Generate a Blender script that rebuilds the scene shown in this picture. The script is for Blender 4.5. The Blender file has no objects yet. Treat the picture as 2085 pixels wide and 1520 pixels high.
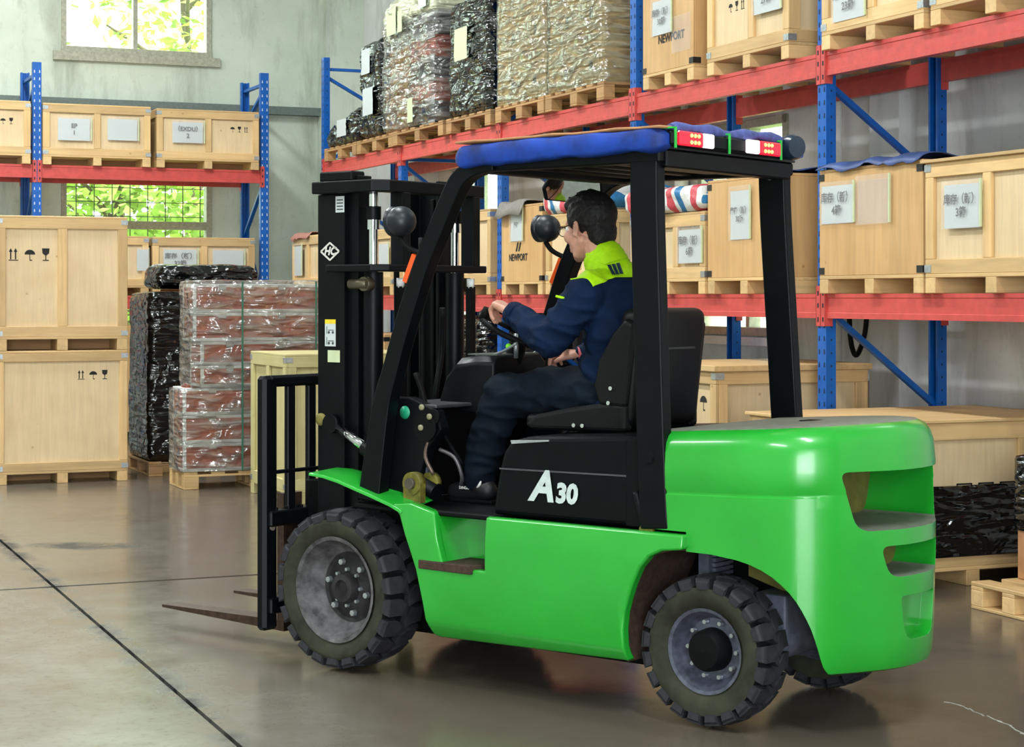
import bpy, bmesh, math, random
from mathutils import Vector, Matrix, noise
R = math.radians
S = bpy.context.scene
COL = S.collection

# ------------------------------------------------------------------ camera
cam_d = bpy.data.cameras.new('camera'); cam = bpy.data.objects.new('camera', cam_d); COL.objects.link(cam)
cam_d.sensor_width = 36.0; cam_d.lens = 3800.0 * 36.0 / 2085.0
cam_d.shift_y = -(760.0 - 605.0) / 2085.0
cam_d.clip_end = 200
YAW = math.atan(1617.5 / 3800.0)
cam.location = (0, 0, 1.495); cam.rotation_euler = (R(90), 0, -YAW)
S.camera = cam
# ------------------------------------------------------------------ world, lights, exposure
S.view_settings.view_transform = 'Standard'; S.view_settings.look = 'None'
S.view_settings.exposure = 0.14; S.view_settings.gamma = 1.0; S.view_settings.use_curve_mapping = False
wd = bpy.data.worlds.new('sky'); S.world = wd; wd.use_nodes = True
wn = wd.node_tree; bg = wn.nodes['Background']
bg.inputs[0].default_value = (0.86, 0.95, 1.0, 1); bg.inputs[1].default_value = 6.0
sun_d = bpy.data.lights.new('sun', 'SUN'); sun = bpy.data.objects.new('sun', sun_d); COL.objects.link(sun)
sun_d.energy = 14.0; sun_d.angle = R(2); sun_d.color = (1, .96, .86); sun.rotation_euler = (R(28), R(8), 0)
def area(name, loc, rot, sx, sy, power, color=(1, 1, 1)):
    d = bpy.data.lights.new(name, 'AREA'); d.shape = 'RECTANGLE'; d.size = sx; d.size_y = sy
    d.energy = power; d.color = color
    o = bpy.data.objects.new(name, d); COL.objects.link(o); o.location = loc; o.rotation_euler = rot
    return o
# rows of ceiling lamps and the big open door behind the camera
LAMPS = [(-3.2, 2.0), (-3.2, 8.5), (-3.2, 15.0), (2.2, 2.0), (2.2, 8.5), (2.2, 15.0), (-3.2, 19.0), (2.2, 19.0)]  # the pair nearest the end wall is added to brighten that wall
for lx, ly in LAMPS:
    area('ceiling_lamp_light', (lx, ly, 6.55), (0, 0, 0), .5, 2.6, 240 if ly < 10 else 390 if ly < 16 else 60, (.94, .99, 1))
area('door_daylight_fill', (-1.5, -4.7, 2.3), (R(90), 0, 0), 5.4, 4.2, 480, (.95, .98, 1))  # door daylight doubling as added frontal fill in place of a flash

cy = S.cycles; cy.max_bounces = 7; cy.diffuse_bounces = 3; cy.glossy_bounces = 3; cy.transmission_bounces = 4; cy.transparent_max_bounces = 10
cy.caustics_reflective = False; cy.caustics_refractive = False

# ------------------------------------------------------------------ helpers
def link(o, parent=None):
    COL.objects.link(o)
    if parent is not None: o.parent = parent
    return o
def tag(o, label=None, cat=None, group=None, kind=None):
    if label: o['label'] = label
    if cat: o['category'] = cat
    if group: o['group'] = group
    if kind: o['kind'] = kind
    return o
def thing(name, label, cat, loc=(0, 0, 0), rz=0.0, group=None):
    o = bpy.data.objects.new(name, None); o.empty_display_size = .1
    COL.objects.link(o); o.location = loc; o.rotation_euler = (0, 0, rz)
    return tag(o, label, cat, group)

class MB:
    def __init__(s): s.v = []; s.f = []; s.m = []; s.s = []
    def add(s, vs, fs, mat=0, sm=False):
        b = len(s.v); s.v += [tuple(p) for p in vs]
        for f in fs: s.f.append([i + b for i in f]); s.m.append(mat); s.s.append(sm)
        return s
    def box(s, x0, x1, y0, y1, z0, z1, mat=0):
        return s.add([(x0,y0,z0),(x1,y0,z0),(x1,y1,z0),(x0,y1,z0),(x0,y0,z1),(x1,y0,z1),(x1,y1,z1),(x0,y1,z1)],
                     [(0,3,2,1),(4,5,6,7),(0,1,5,4),(1,2,6,5),(2,3,7,6),(3,0,4,7)], mat)
    def beam(s, p, q, w, h, up=(0, 0, 1), mat=0):
        p, q = Vector(p), Vector(q); d = (q - p).normalized(); u = Vector(up)
        a = d.cross(u).normalized() * (w / 2); b = a.cross(d).normalized() * (h / 2)
        vs = [p - a - b, p + a - b, p + a + b, p - a + b, q - a - b, q + a - b, q + a + b, q - a + b]
        return s.add(vs, [(0,1,2,3),(7,6,5,4),(0,4,5,1),(1,5,6,2),(2,6,7,3),(3,7,4,0)], mat)
    def cyl(s, p, q, r, r2=None, n=16, mat=0, caps=True, sm=True):
        p, q = Vector(p), Vector(q); d = (q - p).normalized(); r2 = r if r2 is None else r2
        a = d.orthogonal().normalized(); b = d.cross(a); vs = []
        for i in range(n):
            t = 2 * math.pi * i / n; k = a * math.cos(t) + b * math.sin(t); vs += [p + k * r, q + k * r2]
        s.add(vs, [(2*i, 2*((i+1) % n), 2*((i+1) % n)+1, 2*i+1) for i in range(n)], mat, sm)
        if caps:
            s.add(vs[0::2], [list(range(n))[::-1]], mat); s.add(vs[1::2], [list(range(n))], mat)
        return s
    def tube(s, pts, r, n=8, mat=0, sub=4, closed=False):
        pts = [Vector(p) for p in pts]
        P = smooth_path(pts, sub, closed) if sub > 1 else pts
        rings = []; m = len(P); ref = None
        for i, p in enumerate(P):
            a = P[(i + 1) % m] if (closed or i < m - 1) else p
            b = P[i - 1] if (closed or i > 0) else p
            d = (a - b).normalized()
            if ref is None: ref = d.orthogonal().normalized()
            ref = (ref - d * ref.dot(d)).normalized(); c = d.cross(ref)
            rr = r(i / max(1, m - 1)) if callable(r) else r
            rings.append([p + (ref * math.cos(2*math.pi*k/n) + c * math.sin(2*math.pi*k/n)) * rr for k in range(n)])
        vs = [v for g in rings for v in g]; fs = []
        for i in range(m if closed else m - 1):
            j = (i + 1) % m
            for k in range(n): fs.append((i*n+k, i*n+(k+1) % n, j*n+(k+1) % n, j*n+k))
        s.add(vs, fs, mat, True)
        if not closed:
            s.add(rings[0], [list(range(n))[::-1]], mat); s.add(rings[-1], [list(range(n))], mat)
        return s
    def lathe_y(s, prof, n=48, mat=0, sm=True, c=(0, 0, 0), closed=False):
        # prof: (y, r) pairs turned about the local y axis through c
        m = len(prof); vs = []
        for i in range(n):
            t = 2 * math.pi * i / n
            for y, r in prof: vs.append((c[0] + r * math.sin(t), c[1] + y, c[2] + r * math.cos(t)))
        fs = []
        for i in range(n):
            j = (i + 1) % n
            for k in range(m if closed else m - 1):
                l = (k + 1) % m; fs.append((i*m+k, i*m+l, j*m+l, j*m+k))
        return s.add(vs, fs, mat, sm)
    def prism(s, poly, axis, a, b, mat=0):
        # poly 2D (in the two other axes, in order), extruded from a to b along axis
        def P(u, w, t): return {'x': (t, u, w), 'y': (u, t, w), 'z': (u, w, t)}[axis]
        n = len(poly); vs = [P(u, w, a) for u, w in poly] + [P(u, w, b) for u, w in poly]
        fs = [list(range(n)), list(range(2*n-1, n-1, -1))] + [(i, i+n, (i+1) % n + n, (i+1) % n) for i in range(n)]
        return s.add(vs, fs, mat)
    def loft(s, rings, mat=0, sm=True, closed=True, caps=True):
        n = len(rings[0]); vs = [p for r in rings for p in r]; fs = []
        for i in range(len(rings) - 1):
            for k in range(n if closed else n - 1):
                l = (k + 1) % n; fs.append((i*n+k, i*n+l, (i+1)*n+l, (i+1)*n+k))
        s.add(vs, fs, mat, sm)
        if caps: s.add(rings[0], [list(range(n))[::-1]], mat); s.add(rings[-1], [list(range(n))], mat)
        return s
    def sphere(s, c, r, n=16, m=10, mat=0):
        rx, ry, rz = r if hasattr(r, '__len__') else (r, r, r); rings = []
        for i in range(1, m):
            t = math.pi * i / m
            rings.append([(c[0]+rx*math.sin(t)*math.cos(2*math.pi*k/n), c[1]+ry*math.sin(t)*math.sin(2*math.pi*k/n), c[2]-rz*math.cos(t)) for k in range(n)])
        s.loft(rings, mat, True, True, False)
        lo, hi = (c[0], c[1], c[2]-rz), (c[0], c[1], c[2]+rz)
        s.add([lo] + rings[0], [(0, (k+1) % n + 1, k+1) for k in range(n)], mat, True)
        s.add([hi] + rings[-1], [(0, k+1, (k+1) % n + 1) for k in range(n)], mat, True)
        return s
    def mesh(s, name, mats):
        me = bpy.data.meshes.new(name); me.from_pydata(s.v, [], s.f)
        for m in mats: me.materials.append(m)
        me.polygons.foreach_set('material_index', s.m); me.polygons.foreach_set('use_smooth', s.s)
        return me
    def build(s, name, mats, parent=None, loc=(0, 0, 0), bevel=0, seg=2, fix=True, smooth=None, rot=None):
        mats = mats if isinstance(mats, (list, tuple)) else [mats]
        me = s.mesh(name, mats)
        if fix or smooth is not None:
            bm = bmesh.new(); bm.from_mesh(me)
            bmesh.ops.remove_doubles(bm, verts=bm.verts, dist=1e-5)
            bmesh.ops.recalc_face_normals(bm, faces=bm.faces); bm.to_mesh(me); bm.free()
        if smooth is not None:
            for p in me.polygons: p.use_smooth = True
            me.set_sharp_from_angle(angle=R(smooth))
        o = link(bpy.data.objects.new(name, me), parent); o.location = loc
        if rot: o.rotation_euler = rot
        if bevel:
            b = o.modifiers.new('bevel', 'BEVEL'); b.width = bevel; b.segments = seg; b.limit_method = 'ANGLE'; b.angle_limit = R(40)
        return o
def smooth_path(P, sub, closed=False):
    out = []; n = len(P)
    for i in range(n if closed else n - 1):
        g = (lambda k: P[k % n]) if closed else (lambda k: P[max(0, min(n - 1, k))])
        a, b, c, d = g(i-1), g(i), g(i+1), g(i+2)
        for k in range(sub):
            t = k / sub
            out.append(.5 * ((2*b) + (c - a)*t + (2*a - 5*b + 4*c - d)*t*t + (3*b - a - 3*c + d)*t**3))
    if not closed: out.append(P[-1])
    return out
def bake(o):
    """apply modifiers without operators"""
    bpy.context.view_layer.update()
    dg = bpy.context.evaluated_depsgraph_get()
    me = bpy.data.meshes.new_from_object(o.evaluated_get(dg)); o.modifiers.clear(); o.data = me
    return o
BOXES = {}
def pbox(name, parent, x0, x1, y0, y1, z0, z1, mat, bev=.003):
    """a board or block: mesh centred on its own origin, shared between alike boards"""
    d = (round(x1-x0, 3), round(y1-y0, 3), round(z1-z0, 3)); k = (d, mat.name, bev, name)
    if k not in BOXES:
        m = MB(); a, b, c = d[0]/2, d[1]/2, d[2]/2
        e = min(bev, a*.6, b*.6, c*.6)
        if e > 0:   # chamfered box, 24 verts
            bm = bmesh.new(); bmesh.ops.create_cube(bm, size=1)
            for v in bm.verts: v.co = (v.co.x*2*a, v.co.y*2*b, v.co.z*2*c)
            bmesh.ops.bevel(bm, geom=bm.edges[:], offset=e, segments=1, affect='EDGES')
            me = bpy.data.meshes.new(name); bm.to_mesh(me); bm.free(); me.materials.append(mat)
        else:
            m.box(-a, a, -b, b, -c, c); me = m.mesh(name, [mat])
        BOXES[k] = me
    o = link(bpy.data.objects.new(name, BOXES[k]), parent); o.location = ((x0+x1)/2, (y0+y1)/2, (z0+z1)/2)
    return o
TXT = {}
def text_mesh(body, size, bold=0.0, shear=0.0, ax='CENTER', sp=1.0):
    k = (body, size, bold, shear, ax, sp)
    if k not in TXT:
        c = bpy.data.curves.new('lettering', 'FONT'); c.body = body; c.size = size; c.align_x = ax; c.align_y = 'CENTER'
        c.offset = bold; c.shear = shear; c.fill_mode = 'FRONT'; c.space_line = 1.15; c.space_character = sp; c.resolution_u = 3
        o = bpy.data.objects.new('lettering', c); COL.objects.link(o); bpy.context.view_layer.update()
        dg = bpy.context.evaluated_depsgraph_get()
        TXT[k] = bpy.data.meshes.new_from_object(o.evaluated_get(dg)); bpy.data.objects.remove(o)
    return TXT[k]
def lettering(body, size, mat, parent, loc, rot, name='lettering', **kw):
    me = text_mesh(body, size, **kw).copy(); me.materials.clear(); me.materials.append(mat)
    o = link(bpy.data.objects.new(name, me), parent); o.location = loc; o.rotation_euler = rot
    return o

# ------------------------------------------------------------------ materials
MATS = {}
def srgb(r, g, b):
    f = lambda c: (c/255/12.92 if c/255 <= .04045 else ((c/255+.055)/1.055)**2.4)
    return (f(r), f(g), f(b), 1)
class NT:
    def __init__(s, name):
        s.m = bpy.data.materials.new(name); s.m.use_nodes = True; s.t = s.m.node_tree; s.b = s.t.nodes['Principled BSDF']
        s.out = s.t.nodes['Material Output']
    def n(s, typ, **kw):
        x = s.t.nodes.new('ShaderNode' + typ)
        for k, v in kw.items():
            if hasattr(x, k) and k not in x.inputs: setattr(x, k, v)
            else: x.inputs[k].default_value = v
        return x
    def l(s, a, b): s.t.links.new(a, b)
    def coord(s, scale=(1, 1, 1), which='Object', rot=(0, 0, 0)):
        c = s.n('TexCoord'); m = s.n('Mapping'); m.inputs['Scale'].default_value = scale; m.inputs['Rotation'].default_value = rot
        s.l(c.outputs[which], m.inputs['Vector']); return m.outputs['Vector']
    def noise(s, vec, scale, detail=4, rough=.6, dist=0):
        x = s.n('TexNoise'); x.inputs['Scale'].default_value = scale; x.inputs['Detail'].default_value = detail
        x.inputs['Roughness'].default_value = rough; x.inputs['Distortion'].default_value = dist
        s.l(vec, x.inputs['Vector']); return x.outputs['Fac']
    def ramp(s, fac, stops, interp='LINEAR'):
        x = s.n('ValToRGB'); e = x.color_ramp.elements; x.color_ramp.interpolation = interp
        while len(e) < len(stops): e.new(.5)
        for el, (p, c) in zip(e, stops):
            el.position = p; el.color = c if len(c) == 4 else (*c, 1)
        s.l(fac, x.inputs['Fac']); return x.outputs['Color']
    def mix(s, fac, a, b, mode='MIX'):
        x = s.n('Mix', data_type='RGBA', blend_type=mode)
        for sock, v in ((x.inputs[0], fac), (x.inputs[6], a), (x.inputs[7], b)):
            if hasattr(v, 'is_linked') or hasattr(v, 'node'): s.l(v, sock)
            else: sock.default_value = v
        return x.outputs[2]
    def math(s, op, a, b=0.0, c=None):
        x = s.n('Math', operation=op)
        for i, v in enumerate((a, b) if c is None else (a, b, c)):
            if hasattr(v, 'node'): s.l(v, x.inputs[i])
            else: x.inputs[i].default_value = v
        return x.outputs[0]
    def bump(s, h, strength=.3, dist=.01):
        x = s.n('Bump'); x.inputs['Strength'].default_value = strength; x.inputs['Distance'].default_value = dist
        s.l(h, x.inputs['Height']); s.l(x.outputs['Normal'], s.b.inputs['Normal']); return x
    def set(s, **kw):
        for k, v in kw.items():
            k = k.replace('_', ' ')
            if hasattr(v, 'node'): s.l(v, s.b.inputs[k])
            else: s.b.inputs[k].default_value = v
        return s
def flat(name, rgb, rough=.5, metal=0.0, var=.08, spec=.5, coat=0.0, nscale=30, bump=0.0):
    t = NT(name); v = t.coord(); n = t.noise(v, nscale, 5)
    c = srgb(*rgb); lo = tuple(x*(1-var*2) for x in c[:3]); hi = tuple(min(1, x*(1+var*2)) for x in c[:3])
    t.set(Base_Color=t.ramp(n, [(.3, lo), (.7, hi)]), Roughness=rough, Metallic=metal)
    t.b.inputs['Specular IOR Level'].default_value = spec; t.b.inputs['Coat Weight'].default_value = coat
    if bump: t.bump(n, bump, .004)
    MATS[name] = t.m; return t.m
def wood(name, rgb, grain, dark=.75, rough=.55, var=.16, scale=1.0):
    """timber with the grain along the named object axis; each board differs a little"""
    t = NT(name); sc = {'x': (1.5, 22, 22), 'y': (22, 1.5, 22), 'z': (22, 22, 1.5)}[grain]
    oi = t.n('ObjectInfo'); c0 = t.n('TexCoord'); ad = t.n('VectorMath', operation='ADD'); mul = t.n('VectorMath', operation='SCALE')
    cmb = t.n('CombineXYZ'); 
    for i in range(3): t.l(oi.outputs['Random'], cmb.inputs[i])
    t.l(cmb.outputs[0], mul.inputs[0]); mul.inputs['Scale'].default_value = 17.0
    t.l(c0.outputs['Object'], ad.inputs[0]); t.l(mul.outputs[0], ad.inputs[1])
    mp = t.n('Mapping'); mp.inputs['Scale'].default_value = tuple(x*scale for x in sc); t.l(ad.outputs[0], mp.inputs['Vector'])
    g = t.noise(mp.outputs['Vector'], 1.0, 6, .65, .6); big = t.noise(ad.outputs[0], 2.2, 3)
    c = srgb(*rgb)[:3]
    col = t.ramp(g, [(.25, tuple(x*dark for x in c)), (.55, c), (.8, tuple(min(1, x*1.1) for x in c))])
    hsv = t.n('HueSaturation'); t.l(col, hsv.inputs['Color'])
    t.l(t.math('ADD', t.math('MULTIPLY', oi.outputs['Random'], var*2), 1 - var), hsv.inputs['Value'])
    kn = t.n('TexVoronoi'); kn.inputs['Scale'].default_value = 5.5; t.l(ad.outputs[0], kn.inputs['Vector'])
    spot = t.ramp(kn.outputs['Distance'], [(.0, (.42, .26, .13)), (.075, (1, 1, 1))])
    stain = t.ramp(big, [(.25, (.86, .82, .76)), (.6, (1, 1, 1))])
    t.set(Base_Color=t.mix(1.0, t.mix(.8, hsv.outputs['Color'], spot, 'MULTIPLY'), stain, 'MULTIPLY'), Roughness=rough)
    t.bump(g, .12, .003); MATS[name] = t.m; return t.m
PINE = {a: wood('pine_'+a, (220, 184, 130), a) for a in 'xyz'}
PLY = {a: wood('plywood_'+a, (226, 200, 158), a, .88, .5, .05, 1.6) for a in 'xz'}
OCH = wood('brown_plywood', (210, 168, 114), 'z', .80, .5, .06, .8)
OLD = {a: wood('old_timber_'+a, (178, 138, 92), a, .7, .65, .18) for a in 'xyz'}
LIME = {a: wood('pale_lime_timber_'+a, (202, 192, 138), a, .85, .5, .08) for a in 'xyz'}  # wood grain in a pale yellow-green tint
RED = flat('rack_red', (200, 76, 71), .45, 0, .07, .5, 0, 14)
BLUE = flat('rack_blue', (8, 90, 176), .38, 0, .08, .5, 0, 12)
GALV = flat('galvanised', (190, 196, 200), .35, .8, .1, .5, 0, 60)
CHROME = flat('chrome', (225, 228, 232), .12, 1.0, .02)
BLK = flat('black_paint', (7, 10, 13), .42, 0, .15, .15, 0, 20)
BLKM = flat('black_matte', (8, 9, 11), .6, 0, .2, .15, 0, 40)
SEATM = flat('seat_vinyl', (10, 11, 14), .45, 0, .1, .25, 0, 120, .15)
RUBB = flat('tyre_rubber', (34, 34, 33), .75, 0, .22, .3, 0, 26, .2)
LUGM = flat('tread_rubber', (44, 44, 49), .65, 0, .2, .35, 0, 24, .2)
SIDEW = flat('dusty_sidewall', (50, 51, 40), .8, 0, .25, .25, 0, 9, .15)
DARKSLOT = flat('slot_dark', (14, 22, 40), .7)  # slot patches in this colour paint the shade inside the holes
SLOTL = flat('slot_light_pale', (205, 210, 215), .6)  # pale patches painting the light seen through the slots
PAPER = flat('paper', (200, 207, 207), .55, 0, .02)
PAPG = flat('yellowish_paper', (200, 210, 168), .55, 0, .03)
INK = flat('ink', (58, 62, 66), .7)
STENCIL = flat('stencil_black', (32, 30, 28), .8)
TAPE = flat('black_tape', (28, 28, 30), .35, 0, .15)
CARD = flat('cardboard', (205, 172, 120), .7, 0, .07, .3, 0, 12)
CARD2 = flat('dark_cardboard', (176, 128, 88), .7, 0, .08, .3, 0, 12)
WHITE = flat('white_paint', (232, 233, 228), .4, 0, .03)
HUBB = flat('hub_dust', (92, 90, 92), .7, .1, .35, .3, 0, 14, .3)
BLUEG = flat('axle_blue_grey', (92, 96, 112), .55, .2, .16, .4, 0, 18)
OLIVE = flat('frame_olive', (122, 114, 58), .6, 0, .15, .4, 0, 12)
BROWNP = flat('rusty_brown', (66, 50, 42), .7, 0, .2, .3, 0, 40, .2)
RUST = flat('fork_rust', (74, 56, 46), .5, .5, .2, .4, 0, 30)
LAMI = flat('red_brown_laminate', (178, 82, 62), .4, 0, .07)
ALU = flat('aluminium', (234, 236, 236), .35, .15, .03)  # near-white and barely metallic, standing in for flash glare on the trim
DUST = flat('dusty_grey_panel', (120, 124, 112), .6, 0, .1)
# lacquer of the forklift
def lacquer():
    t = NT('forklift_green'); v = t.coord(); n = t.noise(v, 3.0, 3)
    t.set(Base_Color=t.ramp(n, [(.3, srgb(30, 158, 43)), (.7, srgb(36, 171, 51))]), Roughness=.3)
    t.b.inputs['Coat Weight'].default_value = .6; t.b.inputs['Coat Roughness'].default_value = .12
    t.bump(t.noise(v, 220, 2), .03, .001); return t.m
GREEN = lacquer()
def film(name, rgb, rough, dens, scale, strength, tint):
    """stretch film: soft creases plus fine pulled ridges; clear when dens < 1"""
    t = NT(name); n = t.noise(t.coord((1, 1, 1.4), rot=(.5, .25, .2)), scale*.8, 2, .45, 1.0)
    r1 = t.n('TexNoise'); r1.inputs['Scale'].default_value = scale*.9; r1.inputs['Detail'].default_value = 1.5; r1.inputs['Distortion'].default_value = .5
    t.l(t.coord((.8, .8, 4.2), rot=(.42, .35, .1)), r1.inputs['Vector']); n2 = r1.outputs['Fac']
    h = t.math('ADD', t.math('MULTIPLY', n, 1.4), n2)
    t.set(Base_Color=srgb(*rgb), Roughness=rough); t.bump(h, strength, .13)
    t.b.inputs['Specular IOR Level'].default_value = 1.0
    if dens < 1:
        tr = t.n('BsdfTransparent'); tr.inputs[0].default_value = (*tint, 1); mx = t.n('MixShader')
        gl = t.n('BsdfGlossy'); gl.inputs['Color'].default_value = (1, 1, .97, 1); gl.inputs['Roughness'].default_value = rough
        nl = t.b.inputs['Normal'].links[0].from_socket; t.l(nl, gl.inputs['Normal'])
        fr = t.n('Fresnel'); fr.inputs['IOR'].default_value = 1.55; t.l(nl, fr.inputs['Normal'])
        t.l(t.math('ADD', t.math('MULTIPLY', fr.outputs[0], .9), .07), mx.inputs[0])
        t.l(tr.outputs[0], mx.inputs[1]); t.l(gl.outputs[0], mx.inputs[2])
        m2 = t.n('MixShader'); wh = t.math('MULTIPLY', t.math('MAXIMUM', t.math('SUBTRACT', n2, .42), 0.0), dens*4); t.l(t.math('MINIMUM', t.math('ADD', wh, dens*.35), .8), m2.inputs[0])
        t.l(mx.outputs[0], m2.inputs[1]); t.l(t.b.outputs[0], m2.inputs[2]); t.l(m2.outputs[0], t.out.inputs['Surface'])
    return t.m
BFILM = film('black_stretch_film', (8, 11, 12), .12, 1, 5, .55, (1, 1, 1))
CFILM = film('clear_stretch_film', (226, 225, 218), .12, .2, 5, .6, (.98, .98, .96))  # part of its white veil stands in for flash reflected off the film
CFILM2 = film('milky_stretch_film', (206, 204, 172), .18, .26, 5, .5, (.96, .96, .9))
def glassmat(name, tint, refl=.06, rough=.02):
    t = NT(name); tr = t.n('BsdfTransparent'); tr.inputs[0].default_value = (*tint, 1); mx = t.n('MixShader'); mx.inputs[0].default_value = refl
    t.set(Base_Color=(1, 1, 1, 1), Roughness=rough); t.l(tr.outputs[0], mx.inputs[1]); t.l(t.b.outputs[0], mx.inputs[2]); t.l(mx.outputs[0], t.out.inputs['Surface'])
    return t.m
GLASS = glassmat('window_glass', (.95, 1, .93))
SLEEVE = glassmat('plastic_sleeve', (.96, .96, .96), .16, .08)
# concrete floor
def concrete():
    t = NT('polished_concrete'); g = t.n('NewGeometry'); P = g.outputs['Position']
    sx = t.n('SeparateXYZ'); t.l(P, sx.inputs[0]); X, Y = sx.outputs[0], sx.outputs[1]
    n1 = t.noise(P, .55, 6, .6); n2 = t.noise(P, 3.5, 7, .7); n3 = t.noise(P, 28, 4, .6)
    base = t.ramp(n1, [(.3, srgb(112, 109, 99)), (.5, srgb(132, 131, 122)), (.72, srgb(148, 148, 141))])
    base = t.mix(.55, base, t.ramp(n2, [(.3, (.62, .6, .56)), (.6, (1, 1, 1))]), 'MULTIPLY')
    base = t.mix(.6, base, t.ramp(n3, [(.28, (.72, .71, .7)), (.45, (1, 1, 1))]), 'MULTIPLY')
    # oily dirt along the joint x = 1.6
    dx = t.math('ABSOLUTE', t.math('SUBTRACT', X, 1.6))
    dirt = t.math('MULTIPLY', t.math('SUBTRACT', 1.0, t.math('MINIMUM', t.math('MULTIPLY', dx, 11.0), 1.0)), t.math('MULTIPLY', t.math('MAXIMUM', t.math('SUBTRACT', n2, .42), 0), 7.5))
    # long dark tyre smear near the crates
    ex = t.math('MULTIPLY', t.math('SUBTRACT', X, 2.05), 2.6); ey = t.math('MULTIPLY', t.math('SUBTRACT', t.math('ADD', Y, t.math('MULTIPLY', X, .42)), 12.2), 4.6)
    d2 = t.math('ADD', t.math('MULTIPLY', ex, ex), t.math('MULTIPLY', ey, ey))
    smear = t.math('MULTIPLY', t.math('MAXIMUM', t.math('SUBTRACT', 1.0, d2), 0), t.math('MULTIPLY', t.math('MAXIMUM', t.math('SUBTRACT', n2, .3), 0), 5.0))
    # browner, darker concrete towards higher x, edge broken by noise
    brown_side = t.ramp(t.math('ADD', t.math('MULTIPLY', X, .25), t.math('MULTIPLY', n1, .8)), [(.7, (0, 0, 0)), (1.25, (1, 1, 1))])
    base = t.mix(brown_side, base, srgb(96, 87, 76))
    dk = t.math('MINIMUM', t.math('ADD', dirt, smear), 1.0)
    base = t.mix(dk, base, srgb(34, 34, 34))
    t.set(Base_Color=base, Roughness=t.math('ADD', t.math('MULTIPLY', dk, .22), t.math('ADD', t.math('MULTIPLY', n2, .26), .07))); t.b.inputs['Specular IOR Level'].default_value = .45
    t.bump(n2, .05, .01); return t.m
CONC = concrete()
def plaster(name, a, b, stain):
    t = NT(name); g = t.n('NewGeometry'); P = g.outputs['Position']; m = t.n('Mapping'); m.inputs['Scale'].default_value = (1, 1, .22); t.l(P, m.inputs['Vector'])
    n1 = t.noise(P, 1.2, 6, .65); n2 = t.noise(m.outputs[0], 2.2, 6, .7, .4); n3 = t.noise(P, 14, 4, .7)
    base = t.ramp(n1, [(.3, srgb(*a)), (.7, srgb(*b))])
    base = t.mix(.7, base, t.ramp(n2, [(.22, srgb(*stain)), (.5, (1, 1, 1))]), 'MULTIPLY')
    base = t.mix(.35, base, t.ramp(n3, [(.25, (.6, .6, .58)), (.42, (1, 1, 1))]), 'MULTIPLY')
    t.set(Base_Color=base, Roughness=.85); t.bump(n3, .1, .005); return t.m
WALLB = plaster('grey_green_plaster', (196, 207, 192), (218, 226, 212), (150, 150, 138))
WALLR = plaster('grey_plaster', (206, 206, 206), (226, 226, 224), (160, 156, 152))
FRAMEM = flat('old_window_frame', (168, 168, 150), .6, 0, .12)
CEIL = flat('ceiling_paint', (190, 194, 190), .8)

# ------------------------------------------------------------------ the room
XR, YB, ZC = 6.85, 20.8, 6.9
XL, YF = -9.0, -5.0
fl = tag(MB().box(XL-.3, XR+.3, YF-.3, YB+.3, -.3, -.03).build('floor', DARKSLOT), kind='structure')
fl['label'] = 'polished grey concrete floor slabs with dark joints'
xs = [XL-.3, -3.4, 1.6, XR+.3]; ys = [YF-.3, -2.2, 3.8, 9.8, 15.8, YB+.3]
for i in range(3):
    for j in range(5):
        pbox('floor_slab', fl, xs[i]+.009, xs[i+1]-.009, ys[j]+.02, ys[j+1]-.02, -.03, 0.0, CONC, 0)
ck = MB(); P = [(4.18, 5.73), (4.19, 5.62), (4.175, 5.51), (4.165, 5.38), (4.12, 5.20), (4.1, 5.0)]
for a, b in zip(P, P[1:]):
    for k in range(3):
        t0, t1 = k/3, (k+1)/3; j = lambda: random.uniform(-.012, .012)
        p = Vector((a[0]+(b[0]-a[0])*t0, a[1]+(b[1]-a[1])*t0, .0005)); q = Vector((a[0]+(b[0]-a[0])*t1, a[1]+(b[1]-a[1])*t1, .0005))
        ck.beam(p + Vector((j(), j(), 0)), q + Vector((j(), j(), 0)), .006, .001)
ck.build('floor_crack', flat('chipped_line', (186, 184, 176), .9), fl)

def wall(name, axis, c, thick, a0, a1, z0, z1, holes, mat):
    """wall as blocks around rectangular openings; axis = normal"""
    m = MB(); A = sorted({a0, a1, *[h[0] for h in holes], *[h[1] for h in holes]}); Z = sorted({z0, z1, *[h[2] for h in holes], *[h[3] for h in holes]})
    for i in range(len(A)-1):
        for k in range(len(Z)-1):
            ca, cz = (A[i]+A[i+1])/2, (Z[k]+Z[k+1])/2
            if any(h[0] < ca < h[1] and h[2] < cz < h[3] for h in holes): continue
            if axis == 'y': m.box(A[i], A[i+1], c, c+thick, Z[k], Z[k+1])
            else: m.box(c, c+thick, A[i], A[i+1], Z[k], Z[k+1])
    o = m.build(name, mat, fix=False); return tag(o, kind='structure')
BWIN = [(3.47, 5.15, 4.2, 5.9), (3.47, 5.15, 1.1, 3.05)]
RWIN = [(11.18, 12.46, 1.22, 2.77), (16.3, 17.6, 1.22, 2.77), (6.2, 7.4, 4.3, 5.8)]
wb = wall('wall_back', 'y', YB, .26, XL, XR+.26, 0, ZC, BWIN, WALLB); wb['label'] = 'grey green plastered end wall with two windows'
wr = wall('wall_right', 'x', XR, .26, YF, YB, 0, ZC, RWIN, WALLR); wr['label'] = 'grey plastered long wall behind the tall rack'
wl = wall('wall_left', 'x', XL-.26, .26, YF, YB, 0, ZC, [], WALLB); wf = wall('wall_front', 'y', YF-.26, .26, XL, XR+.26, 0, ZC, [(-4.2, 1.2, -.1, 4.4)], WALLB)
ce = tag(MB().box(XL-.26, XR+.26, YF-.26, YB+.26, ZC, ZC+.2).build('ceiling', CEIL), kind='structure')
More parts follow.
